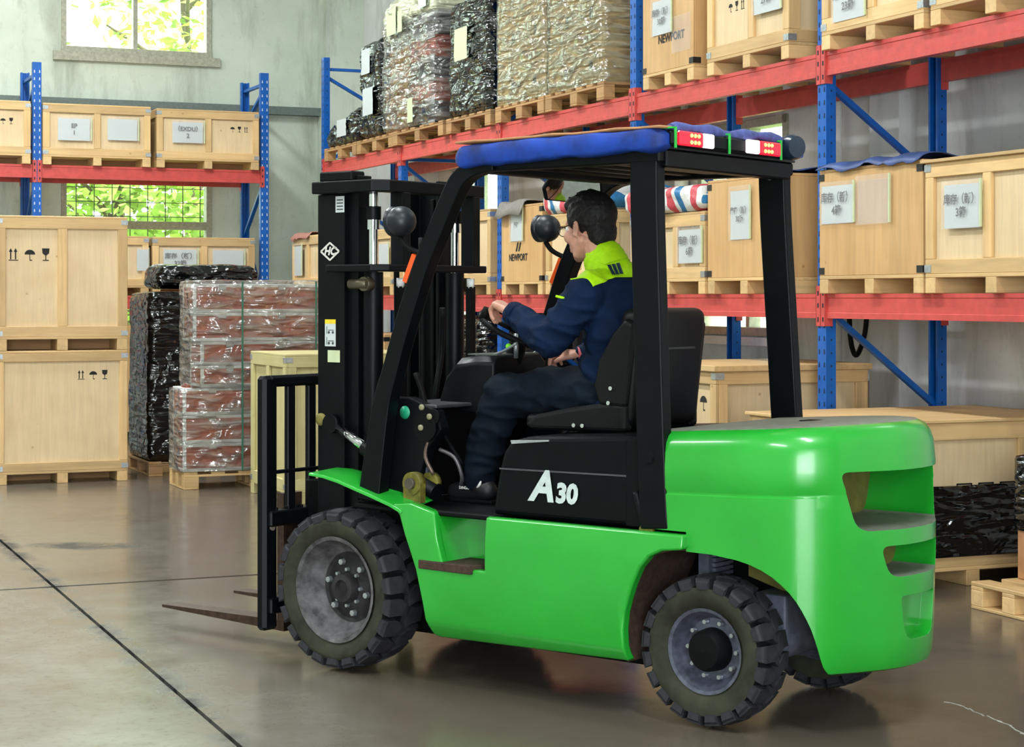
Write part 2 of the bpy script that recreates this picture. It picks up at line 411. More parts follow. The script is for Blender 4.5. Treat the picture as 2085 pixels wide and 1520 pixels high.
for i, (lx, ly) in enumerate(LAMPS):
    t = thing('ceiling_lamp', ['long ceiling lamp over the open floor by the entrance door', 'long ceiling lamp over the middle of the open floor', 'long ceiling lamp over the far open floor', 'long ceiling lamp over the aisle by the entrance door', 'long ceiling lamp above the forklift truck', 'long ceiling lamp over the far end of the aisle', 'added ceiling lamp brightening the end wall over open floor', 'added ceiling lamp brightening the end wall above its rack'][i], 'lamp', (lx, ly, 6.56), 0, 'ceiling lamps')
    MB().prism([(-.32, 0), (.32, 0), (.12, .12), (-.12, .12)], 'y', -1.4, 1.4).build('reflector', WHITE, t)
    for y in (-1, 1): MB().cyl((0, y, .1), (0, y, .34), .008, n=6).build('hanger', BLKM, t)
# ledge and pipes on the walls
tag(MB().box(XL, XR, YB-.14, YB, 3.585, 3.675).build('trim_1', flat('ledge_grey', (104, 116, 112), .6)), kind='structure')
tag(MB().box(6.4, XR, 20.45, YB, 0, ZC).build('wall_column_back', WALLB), kind='structure')
for y in (9.84, 14.0, 18.2):
    tag(MB().box(6.72, XR, y-.16, y+.16, 0, ZC).build('wall_pilaster', WALLR), kind='structure')
pipe = MB().cyl((6.79, 10.46, 0), (6.79, 10.46, ZC), .022, n=10).build('conduit_pipe', WHITE); tag(pipe, 'thin white conduit pipe running up the grey wall', 'pipe')
pipe = MB().cyl((6.78, 12.62, 0), (6.78, 12.62, ZC), .055, n=14).build('drain_pipe', WHITE); tag(pipe, 'thick white drain pipe beside the wall window', 'pipe')
pipe = MB().cyl((6.78, 14.6, 0), (6.78, 14.6, ZC), .05, n=14).build('drain_pipe', WHITE); tag(pipe, 'white drain pipe on the wall behind the driver', 'pipe')
cb = MB().tube([(6.6, 9.84, 1.62), (6.6, 9.85, 1.4), (6.6, 9.88, 1.25), (6.6, 9.95, 1.14), (6.6, 10.0, 1.15), (6.6, 10.04, 1.28), (6.6, 10.05, 1.62)], .016, 8)
tag(cb.build('cable_loop', BLKM), 'black cable loop hanging under the lower red beam', 'cable')
# windows
def window(n, axis, a0, a1, z0, z1, c, mull, bars=(), rails=()):
    w = bpy.data.objects.new('window_%d' % n, None); COL.objects.link(w); w['kind'] = 'structure'
    def bx(name, u0, u1, d0, d1, q0, q1, mat):
        if axis == 'y': return pbox(name, w, u0, u1, c+d0, c+d1, q0, q1, mat)
        return pbox(name, w, c+d0, c+d1, u0, u1, q0, q1, mat)
    f = .06
    bx('frame_side', a0, a0+f, -.02, .12, z0, z1, FRAMEM); bx('frame_side', a1-f, a1, -.02, .12, z0, z1, FRAMEM)
    bx('frame_rail', a0, a1, -.03, .12, z0, z0+f, FRAMEM); bx('frame_rail', a0, a1, -.02, .12, z1-f, z1, FRAMEM)
    edges = [a0+f] + list(mull) + [a1-f]
    zz = [z0+f] + list(rails) + [z1-f]
    for q in mull: bx('mullion', q-.025, q+.025, .0, .1, z0+f, z1-f, FRAMEM)
    for q in rails: bx('transom', a0+f, a1-f, .0, .1, q-.045, q+.045, FRAMEM)
    for i in range(len(edges)-1):
        for k in range(len(zz)-1): bx('pane', edges[i], edges[i+1], .05, .055, zz[k], zz[k+1], GLASS)
    for q in bars: bx('grille_bar', q-.005, q+.005, .2, .21, z0, z1, BLKM)
    return w, bx
window(1, 'y', *BWIN[0], YB, (4.29,))
w2, bx2 = window(2, 'y', *BWIN[1], YB, (), [3.47 + .2*k for k in range(1, 9)], (2.3,))
for k in range(5): bx2('grille_bar', 3.47, 5.15, .2, .21, 2.4+.16*k, 2.408+.16*k, BLKM)
window(3, 'x', *RWIN[0], XR, (11.75,), (), (1.9,)); window(4, 'x', *RWIN[1], XR, (16.95,)); window(5, 'x', *RWIN[2], XR, (6.8,))
tag(MB().box(3.38, 5.24, YB-.05, YB, 4.1, 4.2).build('trim_2', FRAMEM), kind='structure')
tag(MB().box(XR-.06, XR, 11.05, 12.6, 1.15, 1.21).build('trim_3', WHITE), kind='structure')
# trees outside the windows
LEAF = flat('leaf_green', (176, 214, 96), .5, 0, .35, .4, 0, 2)
LEAF.node_tree.nodes['Principled BSDF'].inputs['Subsurface Weight'].default_value = .0
BARK = flat('bark', (92, 78, 60), .9)
GRASS = flat('outside_ground', (120, 140, 80), .9)
tag(MB().box(-30, 40, YB+.3, 60, -.6, -.3).build('ground_outside', GRASS), kind='structure')
tag(MB().box(XR+.3, 40, -20, YB+.3, -.6, -.3).build('ground_outside', GRASS), kind='structure')
def tree(label, x, y, h, r, seed, n=2600):
    rnd = random.Random(seed); t = thing('leafy_tree', label, 'tree', (x, y, -.3))
    m = MB(); m.tube([(0, 0, 0), (.1, .05, h*.4), (-.05, .1, h*.8)], lambda s: .16*(1-s*.7), 8)
    for k in range(7):
        a = k*.9; z = h*(.3+.07*k); m.tube([(0, 0, z), (r*.4*math.cos(a), r*.4*math.sin(a), z+.5), (r*.75*math.cos(a), r*.75*math.sin(a), z+.8)], lambda s: .05*(1-s*.7), 6, sub=3)
    m.build('trunk', BARK, t, fix=False)
    m = MB(); cl = [(rnd.gauss(0, r*.45), rnd.gauss(0, r*.45), h*(.42+.5*rnd.random())) for _ in range(26)]
    for k in range(n):
        c = rnd.choice(cl); p = Vector((c[0]+rnd.gauss(0, .42), c[1]+rnd.gauss(0, .42), c[2]+rnd.gauss(0, .34)))
        a = Vector((rnd.gauss(0, 1), rnd.gauss(0, 1), rnd.gauss(0, .6))).normalized()*rnd.uniform(.07, .13); b = a.cross(Vector((rnd.gauss(0, 1), rnd.gauss(0, 1), 1.2))).normalized()*a.length*.55
        m.add([p-a, p-a*.2+b, p+a, p-a*.2-b], [(0, 1, 2, 3)])
    f = m.build('foliage', LEAF, t, fix=False); f['kind'] = 'stuff'
tree('bushy green tree behind the upper end wall window', 6.6, 28.2, 8.6, 2.0, 3)
tree('low green tree filling the barred window behind the rack', 4.7, 23.9, 4.6, 1.15, 5, 3400)
tree('pale green tree further off behind the upper window', 3.2, 32.5, 9.0, 1.6, 8, 1500)
# ------------------------------------------------------------------ pallet racks
def post(rack, x, y, h, rot, slot, front=True):
    """upright with flat slot patches; local face (90 mm) along the bay"""
    m = MB(); w, d, t = .045, .065, .006     # along bay half width, depth
    prof = [(-w, 0), (w, 0), (w, d), (w-.018, d), (w-.018, d-t), (w-t, d-t), (w-t, t), (.012, t), (.008, t+.006), (-.008, t+.006), (-.012, t), (-w+t, t), (-w+t, d-t), (-w+.018, d-t), (-w+.018, d), (-w, d)]
    n = len(prof); vs = [(a, b, 0) for a, b in prof] + [(a, b, h) for a, b in prof]
    m.add(vs, [(i, (i+1) % n, (i+1) % n+n, i+n) for i in range(n)])
    m.box(-w-.03, w+.03, -.02, d+.02, 0, .008)
    u = m.build('upright', BLUE, rack, (x, y, 0), rot=(0, 0, rot))
    s = MB(); z = .12
    while z < h-.05:
        for a in (-.026, .026): s.add([(a-.006, -.0015, z), (a+.006, -.0015, z), (a+.004, -.0015, z+.028), (a-.004, -.0015, z+.028)], [(0, 1, 2, 3)])
        s.add([(w+.0015, .03, z), (w+.0015, .038, z), (w+.0015, .038, z+.012), (w+.0015, .03, z+.012)], [(0, 1, 2, 3)])
        s.add([(-w-.0015, .03, z), (-w-.0015, .038, z), (-w-.0015, .038, z+.012), (-w-.0015, .03, z+.012)], [(0, 1, 2, 3)])
        z += .075
    so = s.build('slot_patches', slot, u, fix=False); so['kind'] = 'stuff'
    return u
def rack(name, label, org, rz, n, pitch, depth, ztop, levels, slot, hmax=None):
    """local x along the bays, y into the rack, front at y = 0"""
    r = thing(name, label, 'rack', org, rz)
    for k in range(n+1):
        x = k*pitch
        zt = 2.894 if (depth < .85 and k == 1) else ztop
        post(r, x, 0, zt, 0, slot); post(r, x, depth, zt-.02, math.pi, slot)
        # frame braces
        def br(z0, z1, y0=.04, y1=depth-.04): 
            MB().beam((x, y0, z0), (x, y1, z1), .03, .04, (1, 0, 0)).build('brace', BLUE, r)
        br(zt-.12, zt-.12); br(.25, .25)
        zz = [(.35, .85, 1), (.85, 1.42, 0), (1.46, 2.18, 1), (2.18, 2.72, 0), (2.9, 3.4, 1), (3.4, ztop-.2, 0)]
        for a, b, up in zz:
            if b > zt: continue
            if up: br(a, b)
            else: MB().beam((x, depth-.04, a), (x, .04, b), .03, .04, (1, 0, 0)).build('brace', BLUE, r)
        for (b0, b1) in levels:
            for s_, yy in ((0, -.004), (1, depth+.004)):
                sg = -1 if s_ == 0 else 1
                for e in (-1, 1):
                    if (k == 0 and e == -1) or (k == n and e == 1): continue
                    m = MB(); xa, xb = (x+.004, x+.047) if e == 1 else (x-.047, x-.004)
                    m.box(xa, xb, min(yy, yy+sg*.006), max(yy, yy+sg*.006), b0-.045, b1+.045)
                    xe = x+e*.049
                    m.box(min(xe, xe-e*.005), max(xe, xe-e*.005), min(yy+sg*.006, yy-sg*.045), max(yy+sg*.006, yy-sg*.045), b0-.045, b1+.045)
                    for q in (b0-.02, b0+.06, b1-.01): m.box((xa+xb)/2-.006, (xa+xb)/2+.006, yy+sg*.006 if sg > 0 else yy-.0075, yy+.0075 if sg > 0 else yy-.006, q, q+.026, 1)
                    m.build('beam_connector', [RED, DARKSLOT], r, fix=False)
    for k in range(n):
        for (b0, b1) in levels:
            for s_ in (0, 1):
                h = b1-b0; y0 = .0
                prof = [(0, b0), (.045, b0), (.045, b1-.03), (.03, b1-.03), (.03, b1), (0, b1), (0, b1-.022), (.004, b1-.026), (.004, b0+.034), (0, b0+.03)]
                prof = [(y if s_ == 0 else depth-y, z) for y, z in prof]
                MB().prism([(a, b) for a, b in prof], 'x', k*pitch+.05, (k+1)*pitch-.05).build('beam', RED, r)
    return r
rk = rack('pallet_rack', 'long blue and red pallet rack standing along the grey wall', (5.825, 18.742, 0), R(-90), 5, 2.3985, .83, 4.0, [(1.375, 1.515), (2.76, 2.895)], DARKSLOT)
lr = rack('pallet_rack', 'shorter blue and red pallet rack standing against the windowed end wall', (.612, 19.504, 0), 0, 2, 2.4, .86, 3.905, [(1.372, 1.512), (2.72, 2.855)], SLOTL)

# ------------------------------------------------------------------ crates
def marks(parent, kinds, x, z, s, y=-.0015, mat=None, gap=1.25):
    """shipping symbols, flat on a front face"""
    for k, c in enumerate(kinds):
        m = MB(); ox = x + k*s*gap
        def q(pts): m.add([(ox+a*s, y, z+b*s) for a, b in pts], [list(range(len(pts)))])
        if c == 'u':
            for a in (.12, .5): q([(a, .1), (a+.1, .1), (a+.1, .72), (a, .72)]); q([(a-.1, .7), (a+.2, .7), (a+.05, 1.0)])
            q([(.0, .0), (.75, .0), (.75, .07), (.0, .07)])
        elif c == 'm':
            q([(.42+.42*math.cos(t), .5+.38*math.sin(t)) for t in [math.pi*i/10 for i in range(11)]]); q([(.39, .08), (.45, .08), (.45, .5), (.39, .5)]); q([(.39, .08), (.39, .0), (.6, .0), (.6, .08)])
        elif c == 'g':
            q([(.12, 1.0), (.72, 1.0), (.68, .6), (.5, .45), (.34, .45), (.16, .6)]); q([(.38, .45), (.46, .45), (.46, .08), (.38, .08)]); q([(.18, .0), (.66, .0), (.66, .08), (.18, .08)])
        elif c == 'b':
            for a, b, d, e in ((0, .9, .0, .08), (0, .9, .92, 1.0)): q([(a, d), (b, d), (b, e), (a, e)])
            for a in (0, .82): q([(a, 0), (a+.08, 0), (a+.08, 1), (a, 1)])
        m.build('shipping_mark', mat or STENCIL, parent, fix=False)
def paper(parent, x, z, w, h, lines, sleeve=True, mat=None, y=-.003, size=None, name='paper_sheet', tilt=0.0):
    rnd = random.Random(int(x*1000+z*77)); m = MB(); nx, nz = 6, 6; vs = []
    for j in range(nz+1):
        for i in range(nx+1):
            vs.append(((i/nx-.5)*w, -abs(noise.noise((i*.5+x*9, j*.5, z*5)))*.008, (j/nz-.5)*h))
    m.add(vs, [(j*(nx+1)+i, j*(nx+1)+i+1, (j+1)*(nx+1)+i+1, (j+1)*(nx+1)+i) for j in range(nz) for i in range(nx)], 0, True)
    p = m.build(name, mat or PAPER, parent, (x+w/2, y, z+h/2), fix=False, rot=(0, tilt, 0))
    if lines:
        lettering(lines, size or w*.19, INK, p, (0, -.0125, 0), (R(90), 0, 0), bold=.0015)
    if sleeve:
        m = MB(); m.add([(a, -.016+b, c) for a, b, c in ((-w*.52, 0, -h*.52), (w*.54, 0, -h*.52), (w*.54, -.004, h*.6), (-w*.52, 0, h*.6))], [(0, 1, 2, 3)])
        m.build('plastic_sleeve', SLEEVE, p, fix=False)
        m = MB().box(w*.52, w*.56, -.018, -.008, -h*.5, h*.6); m.build('sleeve_seal', PAPG, p)
    return p
def crate(label, pos, rz, W, D, H, stiles=(.5,), skid=.1, rail=.075, pine=None, ply=None, papers=(), sym=(), brackets=True,
          style='frame', lid=.018, group=None, name='wooden_crate', oversail=.0, stiles_end=(.5,), nskid=3, frontskid=True, pile=None):
    pine = pine or PINE; ply = ply or PLY['z']; OC = style == 'ply'
    c = thing(name, label, 'crate', pos, rz, group); t = .022; z0, z1 = skid, H-lid
    pan = OCH if OC else ply
    i = 0.0 if OC else t
    pbox('panel', c, i, W-i, i, i+.012, z0, z1, pan); pbox('panel', c, i, W-i, D-i-.012, D-i, z0, z1, pan)
    pbox('panel', c, i, i+.012, i+.012, D-i-.012, z0, z1, pan); pbox('panel', c, W-i-.012, W-i, i+.012, D-i-.012, z0, z1, pan)
    pbox('base_board', c, .0, W, .0, D, z0-.02, z0, pine['x'])
    pbox('lid', c, -oversail, W+oversail, -oversail, D+oversail, z1, H, pine['x'] if not OC else OCH)
    if not OC:
        for y0 in (0, D-t):
            pbox('rail', c, 0, W, y0, y0+t, z0, z0+rail, pine['x']); pbox('rail', c, 0, W, y0, y0+t, z1-rail, z1, pine['x'])
            for s in (0,) + tuple(stiles) + (1,):
                a = max(0, min(W-rail*.9, s*W-rail*.45)); pbox('stile', c, a, a+rail*.9, y0, y0+t, z0+rail, z1-rail, pine['z'])
        for x0 in (0, W-t):
            pbox('rail', c, x0, x0+t, t, D-t, z0, z0+rail, pine['y']); pbox('rail', c, x0, x0+t, t, D-t, z1-rail, z1, pine['y'])
            for s in (0,) + tuple(stiles_end) + (1,):
                a = max(t, min(D-t-rail*.8, s*D-rail*.4)); pbox('stile', c, x0, x0+t, a, a+rail*.8, z0+rail, z1-rail, pine['z'])
    for k in range(nskid):
        a = (W-.085)*k/(nskid-1); pbox('skid', c, a, a+.085, .0, D, 0, z0-.02, pine['y'])
    if not OC: pbox('skid_board', c, 0, W, D*.42, D*.42+.1, .0, z0-.02, OLD['x'])
    if brackets:
        for x0 in (-.003, W-.052):
            for q in (z0+.008, z1-.045):
                m = MB().box(x0, x0+.055, -.003, .0, q, q+.038); xs_ = x0 if x0 < 0 else W
                m.box(xs_ if x0 > 0 else -.003, xs_+.003 if x0 > 0 else 0, 0, .055, q, q+.038)
                m.build('corner_bracket', GALV if not OC else TAPE, c)
    for p in papers: paper(c, *p[:5], **(p[5] if len(p) > 5 else {}))
    for s in sym: marks(c, *s[:4], y=(-.0015 if OC else i-.0015))
    return c
RZ = R(-90)    # front towards the aisle
def rcrate(label, y_far, y_near, z, H, xf=5.775, D=.86, **kw):
    return crate(label, (xf, y_far, z), RZ, y_far-y_near, D, H, **kw)
# ------------------------------------------------------------------ crates on the long rack, lower shelf
Z1, Z2 = 1.516, 2.896
KC = '库存（新）\n'
rcrate('framed pine crate with sheet 3箱 on lower shelf, its lid board loose', 8.085, 7.0, Z1, .69, stiles=(.47,), papers=[(.171, .329, .302, .22, KC+'3箱')], oversail=.02)
m2 = rcrate('plain plywood box with sheet 4箱 and empty plastic sleeve under blue tarp', 9.095, 8.105, Z1, .70, style='ply', papers=[(.03, .393, .33, .212, KC+'4箱'), (.40, .38, .30, .24, '', dict(mat=SLEEVE))])
m3 = rcrate('plywood box with crinkled sheet seen between the overhead guard pillars', 10.40, 9.50, Z1, .715, style='ply', papers=[(.30, .335, .245, .298, '库存（新）\n30箱', dict(size=.045))])
pbox('tape_patch', m3, .93-.035, .9005, .30, .42, .15, .21, TAPE, 0)
m4 = rcrate('pine crate with sheet 6箱 beneath the striped bag', 11.49, 10.44, Z1, .53, stiles=(.25, .62), papers=[(.71, .2, .32, .215, KC+'6箱')], sym=[('mgu', .80, .435, .05)])
m4b = rcrate('pine crate behind the driver with another bag on its lid', 12.92, 11.82, Z1, .60, stiles=(.5,), sym=[('gu', .8, .40, .05)])
m5 = rcrate('plywood box with black stencilled lettering and a long paper strip', 13.78, 12.98, Z1, .70, style='ply', papers=[(.2, .42, .25, .25, '库存', dict(size=.045))])
lettering('NEWPORT', .075, STENCIL, m5, (.34, -.003, .29), (R(90), 0, 0), bold=.002)
mk = MB()
for a in (-.05, .0): mk.add([(.34+a, -.003, .34), (.365+a, -.003, .34), (.40+a, -.003, .41), (.375+a, -.003, .41)], [(0, 1, 2, 3)])
mk.build('stencil_logo', STENCIL, m5, fix=False)
rcrate('pine crate beside a blue post, seen past the mast', 14.95, 14.02, Z1, .70)
rcrate('pine crate with a white sheet, seen between the mast channels', 16.25, 15.2, Z1, .66, papers=[(.3, .26, .3, .22, '')])
rcrate('pine crate on the shelf half hidden by the lift cylinder', 17.4, 16.4, Z1, .62, papers=[(.62, .26, .3, .22, '')])
rcrate('far pine crate with a pale sheet at the end of the lower shelf', 18.62, 17.55, Z1, .60, xf=5.46, D=1.0, papers=[(.1, .2, .28, .3, '')])
# upper shelf
u1 = rcrate('framed pine crate with sheet 23箱 on the upper red beam', 9.075, 8.10, Z2, .78, papers=[(.13, .14, .317, .22, KC+'23箱')])
rcrate('pine crate at the near end of the upper shelf, base boards showing', 8.04, 7.05, Z2, .78)
u2 = rcrate('framed pine crate with sheet 27箱 and shipping symbols on upper shelf', 10.41, 9.43, Z2, .78, papers=[(.59, .303, .32, .22, KC+'27箱')], sym=[('mgu', .24, .37, .06)], stiles=(.55,))
u3 = rcrate('plywood box with stencilled lettering and sheet 30箱 on upper shelf', 11.30, 10.59, Z2, .80, style='ply', papers=[(.15, .345, .28, .228, KC+'30箱'), (.42, .20, .26, .24, '', dict(mat=SLEEVE, sleeve=False))])
lettering('NEWPORT', .075, STENCIL, u3, (.41, -.003, .31), (R(90), 0, 0), bold=.002)
# ------------------------------------------------------------------ crates of the end wall rack
def bcrate(label, x0, x1, z, H, y=19.45, D=.85, **kw): return crate(label, (x0, y, z), 0, x1-x0, D, H, **kw)
bcrate('pine crate cut by the picture edge on the end wall rack, umbrella mark', 1.9, 2.94, 2.856, .64, sym=[('mg', .74, .40, .065)])
bcrate('pine crate with sheet EP 1 and a second sheet, upper shelf of end wall', 3.065, 4.17, 2.856, .63, papers=[(.149, .253, .325, .226, 'EP\n1'), (.656, .27, .306, .219, '')])
bcrate('pine crate with sheet EXDU 2 and small black symbols', 4.235, 5.335, 2.856, .62, papers=[(.164, .266, .325, .217, '（EXDU）\n2')], sym=[('mgu', .79, .40, .06)])
bcrate('pine crate on the lower end wall shelf behind the tall stacked crates', 3.065, 4.15, 1.513, .62, papers=[(.96, .26, .12, .22, '')])
bcrate('pine crate with sheet 32箱 on the lower end wall shelf', 4.19, 5.29, 1.513, .615, papers=[(.115, .268, .35, .214, KC+'32箱'), (.64, .27, .331, .21, '')])
bcrate('reddish plywood crate on the floor under the end wall rack', 3.75, 4.9, 0, 1.2, y=19.62, D=.8, style='ply', sym=[('mg', .32, 1.0, .07)])
# ------------------------------------------------------------------ floor crates
crate('tall pine crate with large arrow, umbrella and glass marks, top of the stack', (2.035, 15.25, 1.068), 0, 1.045, .8, 1.08, stiles=(.5,), skid=.11, rail=.085, sym=[('umg', .10, .72, .10)])
crate('big pine crate carrying another crate, small shipping marks near its seam', (2.035, 15.25, 0), 0, 1.045, .8, 1.066, stiles=(), skid=.1, rail=.07, sym=[('umg', .645, .83, .075)])
lc = crate('pale lime crate behind the load backrest of the forklift', (3.76, 13.95, 0), RZ, .95, 1.05, 1.085, stiles=(.5,), pine=LIME, ply=LIME['z'], rail=.08)
crate('pine crate with flat lid standing on the floor behind the truck seat', (5.3, 10.42, 0), RZ, .97, 1.04, 1.1, stiles=(), sym=[('um', .62, .83, .1)], oversail=.02, lid=.035)
lb = crate('low wide pine crate banded with black film behind the counterweight', (5.25, 7.98, 0), 0, 1.5, 1.0, .865, stiles=(.72,), rail=.09, sym=[('bbb', .66, .42, .11)], oversail=.02)
rcrate('dark plywood crate on the floor under the long rack, behind the mast', 17.45, 16.42, 0, 1.15, xf=5.7, style='ply')
# ------------------------------------------------------------------ pallets and wrapped goods
def pallet(label, pos, rz, W=1.0, D=.9, H=.13, wd=None, group=None):
    wd = wd or OLD; p = thing('wooden_pallet', label, 'pallet', pos, rz, group); n = 6
    for k in range(n):
        a = (W-.11)*k/(n-1); pbox('deck_board', p, a, a+.11, 0, D, H-.02, H, wd['y'])
    for b in (0, D/2-.045, D-.09): pbox('deck_bearer', p, 0, W, b, b+.09, H-.038, H-.02, wd['x'])
    for a in (0, W/2-.06, W-.12):
        for b in (0, D/2-.045, D-.09): pbox('block', p, a, a+.12, b, b+.09, .016, H-.038, wd['x'])
        pbox('bottom_board', p, a, a+.12, 0, D, 0, .016, wd['y'])
    return p
def lump(name, label, cat, pos, rz, W, D, H, mat, seed=0, amp=.02, rnd=.05, cuts=14, slump=0.0, taper=0.0, open_=False, cap=True):
    bm = bmesh.new(); bmesh.ops.create_cube(bm, size=1); bmesh.ops.subdivide_edges(bm, edges=bm.edges[:], cuts=cuts, use_grid_fill=True)
    for v in bm.verts:
        p = Vector((v.co.x*W, v.co.y*D, v.co.z*H)); h = Vector((W/2, D/2, H/2)); r_ = min(rnd, W/2, D/2, H/2)
        q = Vector([max(-(h[i]-r_), min(h[i]-r_, p[i])) for i in range(3)]); d = p-q
        if d.length > 1e-6: p = q + d.normalized()*r_
        f = (p.z/H+.5); n1 = noise.noise(p*5.0+Vector((seed*7.1, seed, 0))); n2 = noise.noise(Vector((p.x*3, p.y*3, p.z*16+p.x*7))+Vector((0, seed*3.3, 0)))
        nr = Vector((p.x/W, p.y/D, p.z/H*.35)).normalized(); k = 1.0 if f > .04 else 0
        p += nr*(n1*amp+n2*amp*.55)*k
        p.x *= 1-taper*f; p.y *= 1-taper*f
        if slump: p.z -= slump*f*max(0, .5-p.x/W)*(1+n1)
        v.co = p + Vector((W/2, D/2, H/2))
    if open_:
        bmesh.ops.delete(bm, geom=[f for f in bm.faces if abs(f.normal.z) > .9 and abs(f.calc_center_median().z-H/2) > H*.4], context='FACES')
    me = bpy.data.meshes.new(name); bm.to_mesh(me); bm.free(); me.materials.append(mat)
    for p in me.polygons: p.use_smooth = True
    o = bpy.data.objects.new(name, me); COL.objects.link(o); o.location = pos; o.rotation_euler = (0, 0, rz)
    return tag(o, label, cat)
CREAM = film('cream_polythene', (206, 208, 178), .25, 1, 5, .5, (1, 1, 1))
def sheet_on(o, x, z, w, h, mat=None, text=''): return paper(o, x, z, w, h, text, sleeve=False, mat=mat or PAPG, y=-.03)
ZP = Z2+.13
pallet('pallet under the low black bundle at the far rack end', (5.775, 18.53, Z2), RZ, 1.04, .86)
o = lump('wrapped_bundle', 'low slumped black film bundle at the far end of upper shelf', 'bundle', (5.78, 18.5, ZP), RZ, 1.0, .8, .36, BFILM, 1, .035, .08, slump=.2); sheet_on(o, .48, .08, .3, .17, PAPER)
pallet('pallet under the slim black wrapped stack', (5.775, 17.46, Z2), RZ, 1.05, .86)
o = lump('wrapped_bundle', 'slim tall black wrapped stack with two white sheets', 'bundle', (5.78, 17.44, ZP), RZ, .69, .8, .95, BFILM, 2, .035, .1); sheet_on(o, .2, .62, .25, .24, PAPER); sheet_on(o, .24, .22, .3, .26, PAPER)
pallet('pallet under the clear wrapped mixed stack', (5.76, 16.36, Z2), RZ, 1.3, .9)
def carton(label, pos, rz, W, D, H, mat=None, group=None, stamps=True):
    c = thing('carton', label, 'box', pos, rz, group); mat = mat or CARD
    pbox('carton_body', c, 0, W, 0, D, 0, H, mat, .006); pbox('tape_strip', c, W*.48, W*.54, -.002, D+.002, H-.05, H+.001, PAPG, 0)
    if stamps:
        pbox('printed_mark', c, W*.3, W*.36, -.001, .0, H*.25, H*.45, INK, 0); pbox('printed_mark', c, W*.75, W*.81, -.001, .0, H*.3, H*.5, INK, 0)
        m = MB()
        for a in (.3, .55): m.add([(W+.0015, D*a, H*.45), (W+.0015, D*(a+.14), H*.4), (W+.0015, D*(a+.2), H*.75), (W+.0015, D*(a+.06), H*.8)], [(0, 1, 2, 3)])
        m.build('printed_logo', STENCIL, c, fix=False)
    return c
carton('brown carton low in the clear wrapped stack', (5.8, 16.66, ZP), RZ, .6, .75, .45, CARD2, stamps=False)
carton('brown carton above another in the clear wrapped stack', (5.82, 16.6, ZP+.452), RZ, .55, .7, .33, CARD2, stamps=False)
NAVY = flat('navy_case', (46, 50, 66), .35, 0, .1)
for k, (z, h, mt) in enumerate([(0, .2, NAVY), (.202, .2, LAMI), (.404, .18, NAVY), (.586, .2, LAMI), (.788, .2, NAVY)]):
    c = thing('flight_case', ['dark case at the bottom', 'brown case second from the bottom', 'dark case in the middle', 'brown case second from the top', 'dark case at the top'][k] + ' of the clear wrapped stack', 'case', (5.8, 15.98, ZP+z), RZ, 'cases in the clear wrapped stack')
    pbox('case_body', c, 0, .62, 0, .75, 0, h, mt, .01)
    for a in (0, h-.03): pbox('edge_trim', c, .3, .62, -.004, .0, a, a+.03, ALU, 0)
o = lump('stretch_film', 'clear film pulled around the mixed stack on the upper shelf', 'film', (5.755, 16.72, ZP-.01), RZ, 1.42, .84, 1.04, CFILM, 4, .03, .08, 18, taper=.02, open_=True); sheet_on(o, .86, .05, .14, .22)
o = lump('plastic_bag', 'cream plastic bag slumped on top of the clear wrapped stack', 'bag', (5.76, 16.74, ZP+.79), RZ, .68, .8, .5, CREAM, 6, .07, .16, 14); sheet_on(o, .3, .1, .26, .26); sheet_on(o, .6, .1, .12, .2)
o = lump('wrapped_bundle', 'flat milky wrapped parcel on top of the dark cases', 'bundle', (5.78, 16.0, ZP+1.0), RZ, .64, .78, .26, CREAM, 7, .02, .04); sheet_on(o, .36, .04, .2, .2, PAPER)
pallet('pallet under the broad black wrapped stack', (5.775, 15.02, Z2), RZ, 1.0, .86)
o = lump('wrapped_bundle', 'broad black wrapped stack with a yellowish sheet', 'bundle', (5.77, 14.99, ZP), RZ, .94, .85, .98, BFILM, 9, .022, .05, taper=.03); sheet_on(o, .26, .46, .29, .27)
pallet('pallet under the wrapped carton column', (5.775, 13.915, Z2), RZ, .96, .86)
pallet('pallet under the wrapped cartons next to a blue post', (5.775, 12.93, Z2), RZ, 1.02, .86)
zc = ZP
for k, h in enumerate((.375, .38, .4)):
    carton(['bottom', 'middle', 'top'][k] + ' carton of the film wrapped column on the upper shelf', (5.79, 13.9-.01*k, zc), RZ, .95, .8, h, group='cartons in the wrapped column'); zc += h+.002
lump('stretch_film', 'milky film around the column of three cartons', 'film', (5.775, 13.915, ZP-.005), RZ, .985, .84, 1.16, CFILM2, 11, .008, .03, 16, open_=True)
zc = ZP
for k, h in enumerate((.35, .42, .36)):
    carton(['lowest', 'second', 'third'][k] + ' carton of the film wrapped pile beside a blue post', (5.79, 12.9-.03*k, zc), RZ, .96-.03*k, .8, h, group='cartons in the wrapped pile'); zc += h+.002
lump('stretch_film', 'crinkled clear film around the carton pile beside a blue post', 'film', (5.775, 12.92, ZP-.005), RZ, .99, .84, .79, CFILM2, 12, .008, .03, 16, open_=True)
